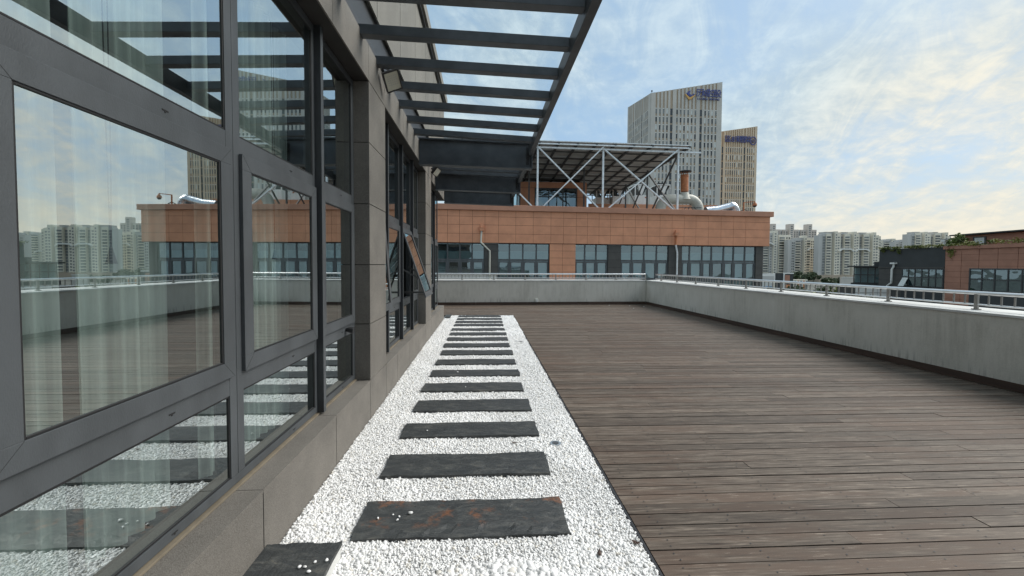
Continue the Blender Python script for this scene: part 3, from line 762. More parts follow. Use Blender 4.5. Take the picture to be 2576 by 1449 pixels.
# ================================================================== pergola
G = thing('pergola', 'dark steel pergola with glass roof cantilevered over the gravel path', 'pergola', (-1.1, 4, 3.5))
XO = .735
rung = [-.30+.535*k for k in range(13)]           # up to 6.12
r2 = [7.28, 7.80, 8.33, 8.75]; r3 = [9.75, 10.3]
for y in rung+r2+r3:
    m_ = MB(); yl, yr = y+.16, y+.03
    zl, zr = 3.515, 3.385
    if y > 7: zl -= .01; zr += .03
    m_.hexa([(FX-.02, yl, zl), (XO, yr, zr), (XO, yr+.09, zr), (FX-.02, yl+.09, zl), (FX-.02, yl, zl+.085), (XO, yr, zr+.083), (XO, yr+.09, zr+.083), (FX-.02, yl+.09, zl+.085)])
    m_.build('rung', 'steel', G, bevel=.003)
for y, zt in ((6.80, 3.60), (9.05, 3.58), (11.0, 3.52)):
    m_ = MB(); a, b = FX+.0, XO+.07
    for c_, d_, th in ((3.16, 3.18, .16), (zt-.02, zt, .16), (3.181, zt-.021, .014)):
        dz0, dz1 = 0, -.05
        m_.hexa([(a, y-th/2, c_), (b, y-th/2, c_+dz1), (b, y+th/2, c_+dz1), (a, y+th/2, c_), (a, y-th/2, d_), (b, y-th/2, d_+dz1), (b, y+th/2, d_+dz1), (a, y+th/2, d_)])
    m_.box(b-.012, b+.002, y-.08, y+.08, 3.13, zt-.05)
    m_.build('girder', 'steel', G)
    m_ = MB()
    for zz_ in (3.22, 3.30, 3.38, 3.46): m_.tube([(b-.075, y-.025, zz_), (b-.075, y-.007, zz_)], .011, 6)
    m_.box(b-.10, b-.05, y-.011, y-.0075, 3.19, 3.49)
    m_.build('bolt_plate', 'black', G)
for a, b in ((-1.2, 6.72), (6.88, 8.97), (9.13, 10.92)):
    m_ = MB(); m_.box(XO+.002, XO+.075, a, b, 3.325, 3.485); m_.build('edge_beam', 'steel', G, bevel=.004)
m_ = MB()
for a, b in ((-1.2, 2.1), (2.12, 4.4), (4.42, 6.7)):
    m_.hexa([(FX, a, 3.612), (XO, a, 3.492), (XO, b, 3.492), (FX, b, 3.612), (FX, a, 3.620), (XO, a, 3.500), (XO, b, 3.500), (FX, b, 3.620)])
m_.build('roof_glass', 'roofglass', G)

# floodlights
def floodlight(loc, rot, label):
    r_ = thing('floodlight', label, 'floodlight', loc, 'floodlights on the granite lintel'); local(r_); r_.rotation_euler = rot
    m_ = MB(); m_.box(-.10, .10, -.035, 0, -.085, .085, m=0)
    for k in range(9): m_.box(-.09+k*.0215, -.084+k*.0215, -.055, -.0352, -.075, .075, m=0)
    m_.box(-.105, .105, .0002, .012, .075, .09, m=0); m_.box(-.105, .105, .0002, .012, -.09, -.075, m=0); m_.box(-.105, -.09, .0002, .012, -.0748, .0748, m=0); m_.box(.09, .105, .0002, .012, -.0748, .0748, m=0)
    m_.build('housing', 'black', r_, bevel=.003)
    MB().box(-.0898, .0898, .001, .006, -.0745, .0745).build('lens', 'lens', r_)
    m_ = MB()
    for i in range(5):
        for j in range(5): m_.box(-.055+i*.022-.006, -.055+i*.022+.006, .0062, .0075, -.045+j*.022-.006, -.045+j*.022+.006)
    m_.build('led', 'solar', r_)
    m_ = MB(); m_.bar((-.11, -.02, 0), (-.11, -.14, .03), .006, .03); m_.bar((.11, -.02, 0), (.11, -.14, .03), .006, .03); m_.bar((-.113, -.14, .03), (.113, -.14, .03), .006, .03)
    m_.build('bracket', 'black', r_)
    return r_
FL_ROT = Matrix((Vector((-.05, -.92, -.38)), Vector((.52, -.52, -.60)), Vector((0, 0, 1)))).to_3x3()
def aim(nrm, xaxis):
    n_ = Vector(nrm).normalized(); x_ = Vector(xaxis); x_ = (x_-n_*x_.dot(n_)).normalized(); z_ = x_.cross(n_)
    return Matrix((x_, n_, z_)).transposed().to_euler()
floodlight((-.975, 4.32, 3.43), aim((.55, -.62, -.62), (0.05, .55, -.45)), 'floodlight with pale lens tilted down from the lintel under the pergola, the nearer one')
floodlight((-.985, 8.35, 3.40), aim((.75, -.35, -.62), (0, .9, .1)), 'small floodlight seen edge-on at the lintel beside the deep girders, the farther one')

# ================================================================== terracotta building opposite
O = (-3.002, 28.0); UX = (.99636, .08521); UN = (.08521, -.99636)
FR = (O, UX, UN)
def U(u, d=0.0): return (O[0]+UX[0]*u+UN[0]*d, O[1]+UX[1]*u+UN[1]*d)
T = thing('terracotta_building', 'terracotta panelled building with grey framed windows across the gap', 'building', (8, 29, -15))
m_ = MB()
cols = list(np.interp([-6, -4.6, -3.3, -2.1, -1.2, -.4, .44, 1.3, 2.23, 3.14, 4.14, 5.48, 6.86, 8.28, 9.37, 10.47, 11.44, 12.46, 13.49, 14.68, 15.83, 17.0, 18.21, 19.41, 20.72, 22.01], [-6, 0, 4.11, 8.18, 13.32, 19.15, 29.78], [-6, 0, 4.0, 7.75, 12.21, 17.02, 24.98]))
while cols[-1] < 24.2: cols.append(cols[-1]+1.04)
cols[-1] = 25.4
cols = [-14+1.0*k for k in range(8)]+cols
rows = [3.02, 3.66, 4.28, 4.86, 5.30]
g = .009
for a, b in zip(cols, cols[1:]):
    for c_, d_ in zip(rows, rows[1:]): m_.fbox(FR, a+g, b-g, 0, .03, c_+g, d_-g, m=0)
m_.fbox(FR, -14, 25.385, -.35, .012, 3.0, 5.295, m=1)
m_.fbox(FR, 25.387, 25.40, -9, .028, 3.0, 5.29, m=0)
for (a, b) in ((7.76, 8.73), (8.73, 9.71)):
    z = 3.0
    while z > -4: m_.fbox(FR, a+g, b-g, -.02, .0, max(z-.51, -4)+g, z-g, m=0); z -= .51
m_.fbox(FR, 7.77, 9.70, -.5, -.021, -15, 2.99, m=1)
m_.build('wall', ['terracotta', 'terra_joint'], T)
m_ = MB(); m_.fbox(FR, -14, 25.62, -.5, .16, 5.30, 5.70, m=0); m_.fbox(FR, 25.2, 25.62, -9.4, -.51, 5.30, 5.70, m=0)
m_.build('roof_coping', 'terra_dark', T, bevel=.02)
m_ = MB()
for (a, b) in ((3.02, 4.0), (12.22, 13.24), (17.03, 18.13), (24.34, 24.98)):
    z = 2.99
    while z > -6: m_.fbox(FR, a+.01, b-.01, -.12, -.08, max(z-.56, -6)+.01, z-.01, m=0); z -= .56
    m_.fbox(FR, a+.015, b-.015, -.6, -.121, -15, 2.985, m=1)
m_.fbox(FR, -14, 24.975, -8.6, -1.6, -15, 2.99, m=0)
m_.fbox(FR, 24.90, 24.975, -1.6, -.13, -15, 2.985, m=0)
m_.build('pier', ['grey_panel', 'black'], T)
m_ = MB(); m_.fbox(FR, -14, 3.9, -.12, -.02, -3.2, .73); m_.build('parapet', 'stone_pale', T)
wins = [(-4.0, 3.02, [-3.15, -2.25, -1.35, -.45, .43, 1.30, 2.16]), (4.0, 7.75, [4.84, 5.82, 6.81]), (9.71, 12.22, [10.46, 11.33]), (13.24, 17.03, [14.12, 15.09, 16.10]), (18.13, 24.34, [18.79, 19.83, 20.62, 21.64, 22.48, 23.45])]
for wi, (a, b, cs) in enumerate(wins):
    Wn = bpy.data.objects.new('window', None); COL.objects.link(Wn); Wn.parent = T; ORG[Wn.name] = ORG[T.name]
    f_ = MB(); z0, z1 = -2.6, 2.99
    e_ = [a]+cs+[b]
    for k, c_ in enumerate(e_):
        w_ = .05 if 0 < k < len(e_)-1 else .035
        f_.fbox(FR, c_-(0 if k == 0 else w_), c_+(0 if k == len(e_)-1 else w_), -.22, -.14, z0, z1, m=0)
    for p_, q_ in zip(e_, e_[1:]):
        f_.fbox(FR, p_+.05, q_-.05, -.21, -.15, 1.74, 1.88); f_.fbox(FR, p_+.05, q_-.05, -.21, -.15, 2.93, 2.989); f_.fbox(FR, p_+.05, q_-.05, -.21, -.15, .28, .40)
        # sash frames
        f_.fbox(FR, p_+.052, p_+.135, -.19, -.135, .42, 1.72); f_.fbox(FR, q_-.135, q_-.052, -.19, -.135, .42, 1.72); f_.fbox(FR, p_+.137, q_-.137, -.19, -.135, 1.63, 1.72); f_.fbox(FR, p_+.137, q_-.137, -.19, -.135, .42, .52)
    f_.build('frame', MT['frame_far'] if 'frame_far' in MT else 'frame', Wn)
    for p_, q_ in zip(e_, e_[1:]):
        pa, qa = U(p_+.04, -.18), U(q_-.04, -.18)
        MB().quad((*pa, -2.6), (*qa, -2.6), (*qa, 2.95), (*pa, 2.95)).build('pane', 'glass_far', Wn)
    bl = MB()
    for k, (p_, q_) in enumerate(zip(e_, e_[1:])):
        zt = 2.45+RS.uniform(-.05, .05)
        bl.fbox(FR, p_+.03, q_-.03, -.32, -.30, 1.80, zt)
        if RS.rand() < .75: bl.fbox(FR, p_+.06, q_-.06, -.42, -.40, -.2 if RS.rand() < .6 else .8, 1.79)
    bl.build('blind', 'blind', Wn)
m_ = MB(); m_.fbox(FR, -14, 24.9, -1.55, -1.5, -15, 2.98); m_.build('interior', 'room', T)
MB().fbox(FR, -14, 25.19, -22, -.51, 5.0, 5.45).build('flat_roof', 'grey_roof', T)
# down pipes
for (u, zt, kx, top, lab) in ((2.81, 4.27, 3.40, 'duct', 'cream down pipe with orange hopper jogging right below the terracotta band'), (17.52, 4.14, 17.68, 'rustpipe', 'down pipe painted orange above and grey below, on the right part of the terracotta building')):
    x, y = U(u, .12); r_ = thing('down_pipe', lab, 'down pipe', (x, y, 0), 'down pipes on the terracotta building')
    m_ = MB(); m_.fbox(FR, u-.15, u+.15, .035, .26, zt-.42, zt-.20); m_.fbox(FR, u-.07, u+.12, .035, .2, zt-.18, zt); m_.fbox(FR, u-.17, u+.17, .033, .29, zt-.215, zt-.185); m_.build('hopper', 'terracotta', r_)
    pts = [(*U(u, .12), zt-.40), (*U(u-.03, .12), 3.45), (*U(u-.05, .12), 3.02)]
    MB().tube(pts, .065, 10).build('upper_pipe', top, r_, smooth=True)
    MB().tube([(*U(u-.05, .12), 3.04), (*U(kx, .0), 2.45), (*U(kx, .0), -4)], .065, 10).build('lower_pipe', 'galv' if kx > 10 else 'duct', r_, smooth=True)

# ---------------- roof of the terracotta building
roofz = 5.45
PA = thing('solar_canopy', 'large solar panel canopy on galvanised trusses above the terracotta roof', 'solar canopy', (6, 38, roofz))
Yf, Yb = 30.0, 48.0
zf = lambda X: 10.76-.0125*(X-4.2)
def zc(X, Y): return zf(X)-(Y-Yf)/(Yb-Yf)*.55
XL, XR = -6.0, 15.7
ncol, nrow = 15, 10
cw = (XR-XL)/ncol; rh = (Yb-Yf)/nrow
for i in range(ncol):
    m_ = MB()
    for j in range(nrow):
        x0, x1 = XL+i*cw+.03, XL+(i+1)*cw-.03; y0, y1 = Yf+j*rh+.03, Yf+(j+1)*rh-.03
        for m__, dz0, dz1 in ((0, 0, .02), (1, .021, .04)):
            m_.mi = m__
            m_.hexa([(x0, y0, zc(x0, y0)+dz0), (x1, y0, zc(x1, y0)+dz0), (x1, y1, zc(x1, y1)+dz0), (x0, y1, zc(x0, y1)+dz0), (x0, y0, zc(x0, y0)+dz1), (x1, y0, zc(x1, y0)+dz1), (x1, y1, zc(x1, y1)+dz1), (x0, y1, zc(x0, y1)+dz1)])
    m_.build('panel_row', ['solar', 'solar_face'], PA)
for i in range(ncol+1):
    x = XL+i*cw; MB().bar((x, Yf-.05, zc(x, Yf)-.08), (x, Yb, zc(x, Yb)-.08), .15, .14).build('rafter', 'galv_dark', PA)
for j in range(nrow+1):
    y = Yf+j*rh; m_ = MB().bar((XL, y, zc(XL, y)-.17), (XR+.05, y, zc(XR, y)-.17), .08, .10)
    m_.build('purlin', 'galv_dark' if j else 'galv', PA)
m_ = MB().bar((XL-.3, Yf+.25, zc(XL, Yf)-.36), (XR+1.0, Yf+.25, zc(XR, Yf)-.42), .10, .12); m_.build('front_beam', 'galv', PA)
m_ = MB().bar((XL, Yf-.03, zc(XL, Yf)+.03), (XR, Yf-.03, zc(XR, Yf)+.03), .05, .06); m_.build('edge_trim', 'galv', PA)
posts = [-6.0, -1.0, 4.03, 9.07, 14.95]
for ty, mt, step in ((30.3, 'galv', 1), (36.1, 'galv_dark', 1), (41.7, 'galv_dark', 1), (47.0, 'galv_dark', 1)):
    for k, x in enumerate(posts):
        zt = zc(x, ty)-.25
        MB().bar((x, ty, roofz), (x, ty, zt), .13, .13).build('post', mt if ty < 31 else 'galv_dark', PA)
        if ty < 31 and k < len(posts)-1:
            x2 = posts[k+1]
            MB().bar((x, ty-.08, zt-.1), (x2, ty-.08, roofz+.05), .09, .16, up=(0, 1, 0)).build('brace', 'galv', PA)
            MB().bar((x, ty+.0-.16, roofz+.05), (x2+.05, ty-.16, zt+.05), .09, .16, up=(0, 1, 0)).build('brace', 'galv', PA)
for x in (posts[-1],):
    ys = [30.3, 36.1, 41.7, 47.0]
    for a, b in zip(ys, ys[1:]):
        MB().bar((x, a, roofz+.1), (x, b, zc(x, b)-.5), .10, .10).build('brace', 'galv_dark', PA)
        MB().bar((x, a, zc(x, a)-.5), (x, b, roofz+.1), .10, .10).build('brace', 'galv_dark', PA)

# penthouse
ph = thing('roof_penthouse', 'small terracotta penthouse with a wide window under the solar canopy', 'penthouse', (6, 42, roofz))
m_ = MB()
def pht(x0, x1, z0, z1, g=.015): m_.box(x0+g, x1-g, 40.0, 40.05, z0+g, z1-g, m=0)
xs = [1.6, 3.6, 5.1, 7.2, 9.3, 10.35]
for a, b in zip(xs, xs[1:]): pht(a, b, 9.2, 9.80); 
pht(3.6, 5.05, 7.4, 9.2); pht(9.35, 10.35, 8.3, 9.2); pht(9.35, 10.35, 7.0, 8.3); pht(3.6, 5.05, 6.4, 7.4); pht(9.35, 10.35, roofz, 7.0)
m_.box(1.6, 3.6, 40.05, 40.2, 9.2, 9.8, m=1); m_.box(3.61, 5.03, 40.051, 40.25, roofz, 9.2, m=1); m_.box(9.37, 10.34, 40.051, 40.25, roofz, 9.2, m=1); m_.box(3.61, 10.34, 40.051, 40.25, 9.205, 9.79, m=1)
m_.box(3.61, 10.34, 40.26, 45, roofz, 9.78, m=1); m_.box(5.06, 9.34, 40.03, 40.2, roofz, 7.15, m=0)
m_.build('wall', ['terracotta', 'terra_joint'], ph)
m_ = MB()
for x in (5.06, 6.45, 7.9, 9.26): m_.box(x, x+.08, 40.06, 40.14, 7.15, 9.2)
m_.box(5.15, 9.25, 40.07, 40.13, 8.3, 8.4); m_.box(5.15, 9.25, 40.07, 40.13, 7.15, 7.25); m_.box(5.15, 9.25, 40.07, 40.13, 9.1, 9.2)
for x in (1.6, 2.6, 3.5): m_.box(x, x+.08, 40.06, 40.14, 7.0, 9.2)
fo = m_.build('window', 'frame', ph)
MB().quad((5.1, 40.16, 7.2), (9.3, 40.16, 7.2), (9.3, 40.16, 9.15), (5.1, 40.16, 9.15)).build('pane', 'glass_far', fo)
MB().quad((1.6, 40.16, roofz), (3.55, 40.16, roofz), (3.55, 40.16, 9.15), (1.6, 40.16, 9.15)).build('pane', 'glass_far', fo)

# low roof walls behind
m_ = MB(); X0, X1 = P(1480, 510, 43).x, P(1800, 510, 43).x
x = X0
while x < X1: m_.box(x+.015, x+1.3, 43, 43.1, roofz, 8.15, m=0); x += 1.315
solo(m_, 'roof_wall', 'terracotta', 'low terracotta panelled wall on the roof behind the trusses', 'wall', (14, 43, roofz))

# chillers
def chiller(x0, x1, yb, yt, Y, label, fan):
    a, b = P(x0, yb, Y), P(x1, yt, Y); X0, X1, Z0, Z1 = a.x, b.x, a.z, b.z; D = 2.0; H = Z1-Z0
    r_ = thing('chiller', label, 'chiller', ((X0+X1)/2, Y, roofz), 'white rooftop chillers')
    m_ = MB(); m_.box(X0, X1, Y, Y+D, Z0-.3, Z0+H*.40); m_.build('cabinet', 'white', r_, bevel=.02)
    m_ = MB()
    for x in (X0, X1-.09):
        for y in (Y, Y+D-.09): m_.box(x, x+.09, y, y+.09, Z0+H*.40, Z1-.1)
    m_.box(X0, X1, Y, Y+D, Z1-.1, Z1); m_.build('frame', 'white', r_)
    m_ = MB(); xc = (X0+X1)/2; hw = (X1-X0)*.30
    m_.prism([(0, 0)]*3, 0, 0) if False else None
    zb = Z0+H*.42
    for yy in (Y+.05,):
        i = len(m_.v); m_.v += [(xc-hw, yy, Z1-.12), (xc-.05, yy, zb), (xc+.05, yy, zb), (xc+hw, yy, Z1-.12), (xc-hw, yy+.1, Z1-.12), (xc-.05, yy+.1, zb), (xc+.05, yy+.1, zb), (xc+hw, yy+.1, Z1-.12)]
        for f in ((0, 1, 2, 3), (7, 6, 5, 4), (0, 4, 5, 1), (1, 5, 6, 2), (2, 6, 7, 3), (3, 7, 4, 0)): m_.f.append(tuple(i+q for q in f)); m_.m.append(0)
    m_.build('end_panel', 'white', r_)
    m_ = MB()
    for s_ in (-1, 1):
        m_.bar((xc+s_*.12, Y+D/2, zb), (xc+s_*(X1-X0)*.46, Y+D/2, Z1-.15), D-.3, .10, up=(s_, 0, .5))
    m_.build('coil', 'frame_dark', r_)
    if fan:
        m_ = MB(); m_.tube([(xc, Y+.9, Z1), (xc, Y+.9, Z1+.22)], [.62, .60], 18); m_.build('fan_shroud', 'black', r_)
    m_ = MB(); m_.box(X1-.42, X1-.22, Y-.006, Y-.0005, Z0+H*.25, Z0+H*.32); m_.build('nameplate', 'rustpipe', r_)
chiller(1500, 1535, 510, 476, 45.5, 'white rooftop chiller, leftmost, half hidden behind the second white post', False)
chiller(1541, 1578, 510, 468, 45.0, 'white rooftop chiller, second from the left, below the slope of the canopy', False)
chiller(1597, 1632, 510, 463, 44.6, 'white rooftop chiller with V shaped end between the dark braces', True)
chiller(1652, 1687, 508, 464, 45.2, 'white rooftop chiller directly left of the curved cream duct', True)

# duct
DY = 33.0
r_ = thing('exhaust_duct', 'big cream U shaped exhaust duct with an orange chimney and cap on the roof', 'duct', (P(1709, 520, DY).x, DY, roofz))
def q(x, y): v = P(x, y, DY); return (v.x, v.y, v.z)
x1_, x2_, yt = 1660.5, 1757.5, 505
arc = [(x1_, 535)]+[(x1_+26-26*cos(a), 531-30*sin(a)) for a in [i*pi/2/7 for i in range(8)]]+[(x2_-26+26*sin(a), 501+30*(1-cos(a))) for a in [i*pi/2/7 for i in range(8)]]+[(x2_, 535)]
MB().tube([q(*a) for a in arc], .41, 20).build('pipe', 'duct', r_, smooth=True)
m_ = MB()
for a, b in ((arc[2], arc[3]), (arc[-4], arc[-3]), (arc[0], arc[1]), (arc[-2], arc[-1])):
    A, Bq = Vector(q(*a)), Vector(q(*b)); t_ = (Bq-A).normalized(); m_.tube([A, A+t_*.05], .425, 20)
m_.build('seam', 'stone_pale', r_, smooth=True)
MB().tube([q(1721, 503), q(1721, 492), q(1721, 485)], [.55, .40, .34], 20).build('cone', 'duct', r_, smooth=True)
MB().tube([q(1722, 482), q(1722, 441)], .305, 20).build('chimney', 'rustpipe', r_, smooth=True)
m_ = MB(); m_.tube([q(1722, 446), q(1722, 444.5)], .335, 20); m_.tube([q(1722, 442), q(1722, 440)], .32, 20); m_.build('collar', 'rustpipe', r_)
m_ = MB(); m_.tube([q(1722, 433), q(1722, 431.5), q(1722, 426.5)], [.56, .57, .05], 24)
m_.build('cap', 'black', r_)
m_ = MB()
for dx in (-8, 8, -3, 4): m_.bar(q(1722+dx, 441), q(1722+dx, 432), .05, .05)
m_.build('cap_strut', 'rustpipe', r_)
m_ = MB()
v = P(1735, 520, DY-.6)
for dx in (-1.0, -.2, .5, 1.2): m_.bar((v.x+dx, DY-.6, roofz), (v.x+dx*.3, DY-.6, roofz+.9), .05, .05)
m_.bar((v.x-1.1, DY-.6, roofz+.55), (v.x+1.3, DY-.6, roofz+.55), .05, .05); m_.bar((v.x-1.1, DY-.6, roofz+.85), (v.x+1.0, DY-.6, roofz+.85), .05, .05)
m_.bar(q(1738, 486), q(1736, 520), .04, .04)
m_.build('stand', 'galv_dark', r_)
# foil duct
r_ = thing('insulated_duct', 'silver foil wrapped duct lying on the terracotta roof near its right end', 'duct', (23, 32, roofz))
def q(x, y, Y=31.6): v = P(x, y, Y); return (v.x, v.y, v.z)
MB().tube([q(1775, 531), q(1805, 528.5), q(1838, 520)], [.33, .33, .34], 18).build('straight_section', 'foil', r_, smooth=True)
m_ = MB()
pts = [q(1838+11*i/5, 520-1.5*sin(i/5*pi)+ (i/5)**3*12) for i in range(6)]+[q(1851, 538)]
m_.tube(pts, .36, 18); m_.build('elbow', 'foil', r_)
r_ = thing('roof_hatch', 'dark low hatch frame on the roof edge between foil duct and camera', 'hatch', (P(1872, 522, 31).x, 31, roofz))
m_ = MB(); a, b = P(1857, 525, 31), P(1884, 517, 31); m_.box(a.x, b.x, 31, 32, 5.7, 5.76); m_.bar((a.x, 31, 5.76), (a.x+.5, 31, 6.0), .05, .05); m_.bar((a.x+.5, 31, 6.0), (b.x-.1, 31, 5.86), .05, .05); m_.box(a.x+.1, b.x-.1, 31.1, 31.9, 5.5, 5.70); m_.build('frame', 'galv_dark', r_)
# dome camera
v = P(1871, 522, 30.6); v2 = P(1899, 507, 30.6)
r_ = thing('security_camera', 'orange dome security camera hanging from a short arm at the roof corner', 'camera', (v.x, 30.6, 5.70))
m_ = MB(); m_.bar((v.x, 30.6, 5.69), (v.x, 30.6, v2.z-.08), .07, .07); m_.bar((v.x, 30.6, v2.z-.10), (v2.x, 30.6, v2.z), .05, .05); m_.build('arm', 'rustpipe', r_)
zc_ = v2.z
MB().tube([(v2.x, 30.6, zc_), (v2.x, 30.6, zc_-.10), (v2.x, 30.6, zc_-.20), (v2.x, 30.6, zc_-.32)], [.03, .08, .155, .165], 16).build('housing', 'rustpipe', r_, smooth=True)
MB().tube([(v2.x, 30.6, zc_-.321), (v2.x, 30.6, zc_-.40), (v2.x, 30.6, zc_-.45)], [.135, .12, .04], 16).build('dome', 'black', r_, smooth=True)

# ================================================================== windows for far blocks
WMESH = {}
def far_windows(root, fr, items, limit=100, d=.02, name='window'):
    """items: (u0,u1,z0,z1,mat); the first `limit` become parts of their own, the rest one stuff part"""
    o, ux, un = fr; org = ORG[root.name]; rest = MB(); mats = []
    rz = math.atan2(ux[1], ux[0])
    for k, (u0_, u1_, z0_, z1_, mt) in enumerate(items):
        if k < limit:
            key = (round(u1_-u0_, 2), round(z1_-z0_, 2), mt)
            if key not in WMESH:
                b_ = MB(); b_.box(0, key[0], -.06, 0, 0, key[1]); WMESH[key] = b_.mesh(name, mt)
            ob = bpy.data.objects.new(name, WMESH[key]); COL.objects.link(ob); ob.parent = root
            ob.location = (o[0]+ux[0]*u0_+un[0]*d-org[0], o[1]+ux[1]*u0_+un[1]*d-org[1], z0_-org[2]); ob.rotation_euler[2] = rz
        else:
            if mt not in mats: mats.append(mt)
            rest.fbox(fr, u0_, u1_, d, d+.06, z0_, z1_, m=mats.index(mt))
    if rest.f:
        ob = rest.build(name, mats, root); ob['kind'] = 'stuff'

# ================================================================== office towers
def tower(label, foot, tops, mats, groups, floors, leftgroups=None):
    """foot: corner C, right R, back-right, left L (front face C-R, left face C-L)"""
    C_, R_, K_, L_ = [Vector(q) for q in foot]; zC, zR, zK, zL = tops
    r_ = thing('office_tower', label, 'tower', (C_.x, C_.y, -15))
    m_ = MB(); m_.prism([(C_.x, C_.y), (R_.x, R_.y), (K_.x, K_.y), (L_.x, L_.y)], -15, [zC-.02, zR-.02, zK-.02, zL-.02]); m_.build('core', mats[1], r_)
    def face(A, Bv, zA, zB, grp, budget, flip=False):
        W_ = (Bv-A).length; ux = (Bv-A)/W_; un = Vector((ux.y, -ux.x)); fr = ((A.x, A.y), (ux.x, ux.y), (un.x, un.y))
        zt = lambda u: zA+(zB-zA)*u/W_
        p_ = MB(); items = []
        prev = 0.0
        for (a, b, kind) in grp:
            a, b = a*W_, b*W_
            p_.fbox(fr, prev, a, 0, .22, -15, zt(prev), zt(a))
            prev = b
            for fz in floors:
                if fz+2.8 > min(zt(a), zt(b))-3: continue
                if kind == 'd': items.append((a, b, fz, fz+3.3, 'win_dark'))
                else:
                    rnd = RS.rand(); items.append((a, b, fz+.6, fz+2.9, 'win_mid' if rnd < .62 else ('win_dark' if rnd < .86 else 'win_pale')))
        p_.fbox(fr, prev, W_, 0, .22, -15, zt(prev), zt(W_))
        # stone course lines
        p_.fbox(fr, 0, W_, .0, .60, zt(0)-.9, zt(0), zt(W_))if False else None
        tr = p_; p_.mi = 1
        for (a, b, kind) in grp:
            a, b = a*W_, b*W_
            for fz in floors:
                if fz+3.3 > min(zt(a), zt(b))-3: continue
                if kind != 'd': tr.fbox(fr, a, b, .0, .12, fz+3.0, fz+3.35)
        p_.build('piers', [mats[0], 'white'], r_)
        items.sort(key=lambda q_: -q_[2])
        far_windows(r_, fr, items, budget)
        return fr
    fr = face(C_, R_, zC, zR, groups, 75)
    f2 = face(L_, C_, zL, zC, leftgroups, 25) if leftgroups else None
    return r_, fr, (R_-C_).length
fx = lambda z: (z-517)/1211
grp = [(fx(a-13), fx(a+15), 'w') for a in (605, 667, 729, 790)]+[(fx(842), fx(884), 'd')]+[(fx(a-13), fx(a+15), 'w') for a in (958, 1020, 1082, 1148, 1210, 1272)]+[(fx(1348), fx(1388), 'd')]+[(fx(a-13), fx(a+15), 'w') for a in (1440, 1500, 1562, 1624)]
lg = [(.06+.045*k, .06+.045*k+.024, 'w') for k in range(4)]+[(.26, .30, 'd')]+[(.36+.052*k, .36+.052*k+.026, 'w') for k in range(5)]+[(.64, .68, 'd')]+[(.73+.05*k, .73+.05*k+.026, 'w') for k in range(4)]
fl = [77.8-4.06*k for k in range(19)]
T1, FR1, W1_ = tower('tall pale stone office tower with sloping top and blue and gold sign', [(84.0, 200.0), (121.8, 201.6), (121, 231), (82.6, 228.5)], (88.4, 95.6, 97.5, 92.3), ('stone_pale', 'stone_tan'), grp, fl, lg)
g2 = [(.30+.026*k*2, .30+.026*k*2+.022, 'w') for k in range(6)]
g2 = [(.04, .062, 'w'), (.09, .112, 'w'), (.15, .19, 'd')]+[(.25+.052*k, .25+.052*k+.026, 'w') for k in range(8)]+[(.68, .72, 'd')]+[(.76+.052*k, .76+.052*k+.026, 'w') for k in range(4)]
C2, R2 = P(1800, 330, 213), P(1905, 318, 214)
T2, FR2, W2_ = tower('shorter sandy stone office tower with blue characters, right of the tall one', [(C2.x, C2.y), (R2.x, R2.y), (R2.x+.3, R2.y+26), (C2.x, C2.y+26)], (C2.z-.6, R2.z, R2.z+2, C2.z+1), ('stone_pale2', 'stone_tan2'), g2, [62.9-4.06*k for k in range(18)], lg)

def sign_text(root, fr, s, u, z, h, gap, mat_, name='sign_letter', w=None, dd=.62):
    o, ux, un = fr; org = ORG[root.name]; rz = math.atan2(ux[1], ux[0])
    for ch in s:
        if ch != ' ':
            cu = bpy.data.curves.new('txt', 'FONT'); cu.body = ch; cu.size = h; cu.extrude = .12; cu.offset = 0; cu.align_x = 'CENTER'
            to = bpy.data.objects.new('txt', cu); COL.objects.link(to)
            dg = bpy.context.evaluated_depsgraph_get(); me = bpy.data.meshes.new_from_object(to.evaluated_get(dg))
            bpy.data.objects.remove(to)
            me.materials.clear(); me.materials.append(MT[mat_])
            for v_ in me.vertices:
                x_, y_, z_ = v_.co; v_.co = (x_, -z_, y_)
            ob = bpy.data.objects.new(name, me); COL.objects.link(ob); ob.parent = root
            ob.location = (o[0]+ux[0]*u+un[0]*dd-org[0], o[1]+ux[1]*u+un[1]*dd-org[1], z-org[2]); ob.rotation_euler[2] = rz
        u += gap
uz = lambda x: (x-517)/1211*W1_
sign_text(T1, FR1, '历城控股', uz(1335), 87.9, 4.25, uz(1438)-uz(1335), 'blueletter')
sign_text(T1, FR1, 'LICHENG HOLDING', uz(1302), 86.0, 1.35, (uz(1662)-uz(1302))/14, 'blueletter')
def poly_sign(root, fr, pts, mat_, name, dd=.6, th=.3):
    o, ux, un = fr; mb = MB(); n = len(pts)
    q = lambda u, z, d: (o[0]+ux[0]*u+un[0]*d, o[1]+ux[1]*u+un[1]*d, z)
    mb.v = [q(u, z, dd+th) for u, z in pts]+[q(u, z, dd) for u, z in pts]
    mb.f = [tuple(range(n)), tuple(range(2*n-1, n-1, -1))]+[(i, n+i, n+(i+1) % n, (i+1) % n) for i in range(n)]; mb.m = [0]*len(mb.f)
    mb.build(name, mat_, root)
e0, e1, ec = uz(1078), uz(1252), uz(1162)
zE = lambda y: 90.3-(y-222)*(4.65/160)
poly_sign(T1, FR1, [(e0, zE(292)), (uz(1100), zE(292)), (ec, zE(345)), (ec, zE(380)), (uz(1140), zE(376))][::-1], 'goldletter', 'emblem')
poly_sign(T1, FR1, [(ec, zE(380)), (ec, zE(345)), (uz(1240), zE(288)), (e1, zE(300)), (uz(1185), zE(372))][::-1], 'goldletter', 'emblem')
